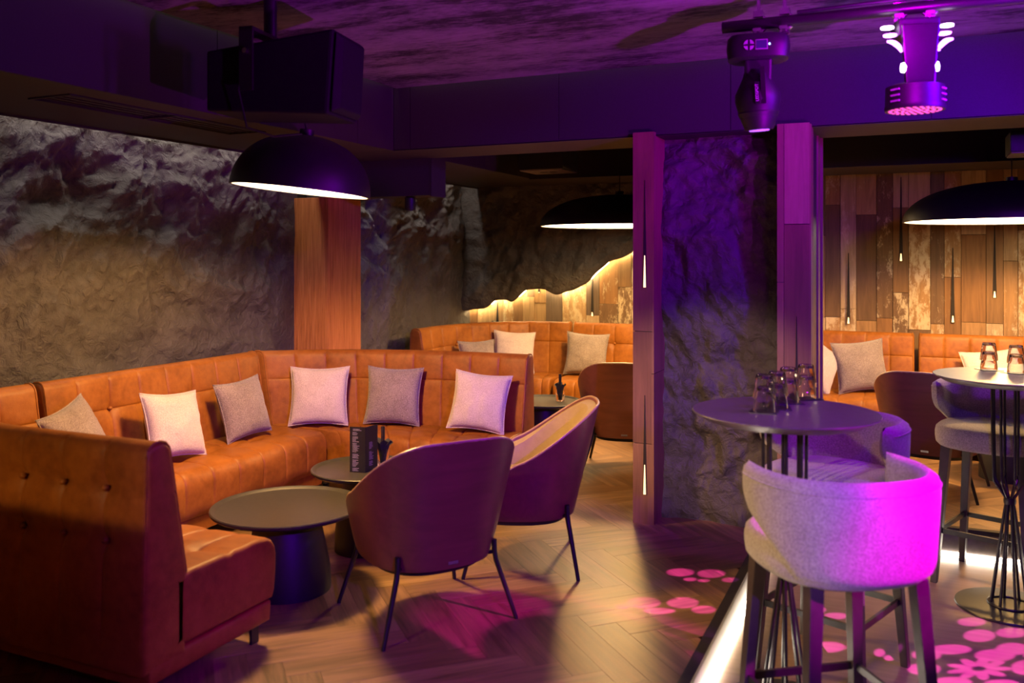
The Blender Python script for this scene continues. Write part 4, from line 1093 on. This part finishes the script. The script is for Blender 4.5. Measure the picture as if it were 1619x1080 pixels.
for sx in (-1, 1):
    for k in range(4):
        for j in range(3):
            if k == 0: MB().box((-0.02, -0.002, -0.003), (0.02, 0.002, 0.003)).build('vent_slot', 'pad_grey', dr, smooth=0).matrix_local = Matrix.Translation((sx*0.088, -0.066, 0.03+j*0.022)) @ Matrix.Rotation(sx*R_(53), 4, 'Z')
    MB().lathe([(0.0001, 0.0), (0.014, 0.004), (0.016, 0.02), (0.013, 0.036), (0.0001, 0.04)], 16, (sx*0.055, -0.07, 0.135)).build('side_light', 'white_violet_glow', t)
    MB().tube([(sx*0.05, -0.07, 0.105), (sx*0.05, -0.07, 0.14)], 0.003, 6).build('light_stem', 'chrome', t)
    fin = catmull([(sx*0.066, -0.07, 0.215), (sx*0.075, -0.07, 0.235), (sx*0.095, -0.07, 0.252), (sx*0.118, -0.07, 0.258)], 10)
    MB().tube(fin, [0.004+0.006*math.sin(PI*i/10) for i in range(11)], 8).build('yoke_fin', 'violet_glow', t)
    MB().lathe([(0.0001, 0.0), (0.024, 0.006), (0.026, 0.012), (0.0001, 0.016)], 20, (sx*0.098, -0.03, 0.28)).build('yoke_light', 'violet_glow', t)
    MB().lathe([(0.0001, 0.0), (0.024, 0.004), (0.024, 0.01), (0.0001, 0.014)], 20, (sx*0.108, -0.03, 0.312)).build('yoke_light', 'white_violet_glow', t)

# ---- two patterned beams (the patterns are gobos inside the lamps, which hang out of frame)
def gobo(name, loc, target, zfloor, energy, ovals, flower=None):
    gl = spot(name, loc, target, energy, (1.0, 0.08, 0.95), 128, 0.02, 0.006); gl.rotation_euler = (0, 0, 0)
    inv = Matrix.Translation(loc).inverted()
    def lamp(u, v):
        q = inv @ px(u, v, z=zfloor); return Vector((q.x/-q.z, q.y/-q.z))
    L = gl.data; L.use_nodes = True; nt = L.node_tree; em = nt.nodes['Emission']
    def nd(k, **kw):
        n_ = nt.nodes.new(k)
        for a, b in kw.items(): setattr(n_, a, b)
        return n_
    def mth(op, a, b=None, c=None):
        n_ = nd('ShaderNodeMath', operation=op)
        for i, x in enumerate((a, b, c)):
            if x is None: continue
            if isinstance(x, (int, float)): n_.inputs[i].default_value = x
            else: nt.links.new(x, n_.inputs[i])
        return n_.outputs[0]
    tc = nd('ShaderNodeTexCoord'); sx_ = nd('ShaderNodeSeparateXYZ'); nt.links.new(tc.outputs['Normal'], sx_.inputs[0])
    zz = mth('ABSOLUTE', sx_.outputs[2]); gx = mth('DIVIDE', sx_.outputs[0], zz); gy = mth('DIVIDE', sx_.outputs[1], zz)
    def disc(e):
        mk = nd('ShaderNodeMapRange'); mk.interpolation_type = 'SMOOTHSTEP'; nt.links.new(e, mk.inputs[0])
        mk.inputs[1].default_value = 1.1; mk.inputs[2].default_value = 0.7; mk.inputs[3].default_value = 0; mk.inputs[4].default_value = 1
        return mk.outputs[0]
    def local(c, a, b):
        ux, uy = mth('SUBTRACT', gx, c.x), mth('SUBTRACT', gy, c.y); det = a.x*b.y-a.y*b.x
        p1_ = mth('ADD', mth('MULTIPLY', ux, b.y/det), mth('MULTIPLY', uy, -b.x/det))
        p2_ = mth('ADD', mth('MULTIPLY', ux, -a.y/det), mth('MULTIPLY', uy, a.x/det))
        return p1_, p2_
    tot = None
    for u, v, ww, hh in ovals:
        c = lamp(u, v); a = (lamp(u+ww/2, v)-lamp(u-ww/2, v))*0.5; b = (lamp(u, v-hh/2)-lamp(u, v+hh/2))*0.5
        p1_, p2_ = local(c, a, b)
        o_ = disc(mth('ADD', mth('MULTIPLY', p1_, p1_), mth('MULTIPLY', p2_, p2_)))
        tot = o_ if tot is None else mth('MAXIMUM', tot, o_)
    if flower:
        u, v, ww, hh = flower
        c = lamp(u, v); a = (lamp(u+ww/2, v)-lamp(u-ww/2, v))*0.5; b = (lamp(u, v-hh/2)-lamp(u, v+hh/2))*0.5
        p1_, p2_ = local(c, a, b)
        r = mth('SQRT', mth('ADD', mth('MULTIPLY', p1_, p1_), mth('MULTIPLY', p2_, p2_))); th = mth('ARCTAN2', p2_, p1_)
        wv = mth('WRAP', th, PI/9, -PI/9)
        ea = mth('DIVIDE', mth('SUBTRACT', r, 0.6), 0.42); eb = mth('DIVIDE', mth('MULTIPLY', wv, r), 0.2)
        tot = mth('MAXIMUM', tot, disc(mth('ADD', mth('MULTIPLY', ea, ea), mth('MULTIPLY', eb, eb))))
    nt.links.new(tot, em.inputs['Strength']); em.inputs['Color'].default_value = (1, 1, 1, 1)
zo = lambda q: (1380+q[0]/4.908, 860+q[1]/4.908, q[2]/4.908, q[3]/4.908)
gobo('gobo_beam', (0.9, 1.2, 2.65), (0.15, 4.1, 0.0), 0.0, 3600,
     [zo(q) for q in ((610, 818, 330, 80), (950, 865, 330, 100), (420, 860, 240, 92), (400, 970, 270, 100), (1085, 815, 270, 100), (830, 712, 260, 100), (1190, 960, 240, 120), (620, 1075, 320, 90), (130, 885, 90, 44), (55, 845, 90, 64), (770, 605, 230, 70), (1080, 690, 260, 80), (1000, 1090, 300, 80), (1280, 860, 240, 90))]
     + [(1290, 964, 34, 14), (1322, 974, 40, 11), (1310, 1023, 56, 18), (1347, 1025, 18, 14)], zo((825, 968, 520, 175)))
gobo('gobo_beam_platform', (-0.9, 0.4, 2.65), (-0.94, 4.0, 0.16), 0.16, 4200,
     [(1018, 953, 56, 18), (1080, 953, 52, 18), (1043, 966, 52, 10), (1113, 964, 40, 13), (985, 959, 24, 8), (1076, 905, 46, 13), (1125, 907, 46, 14), (1155, 917, 28, 8), (1092, 916, 22, 6), (1113, 918, 20, 5)])
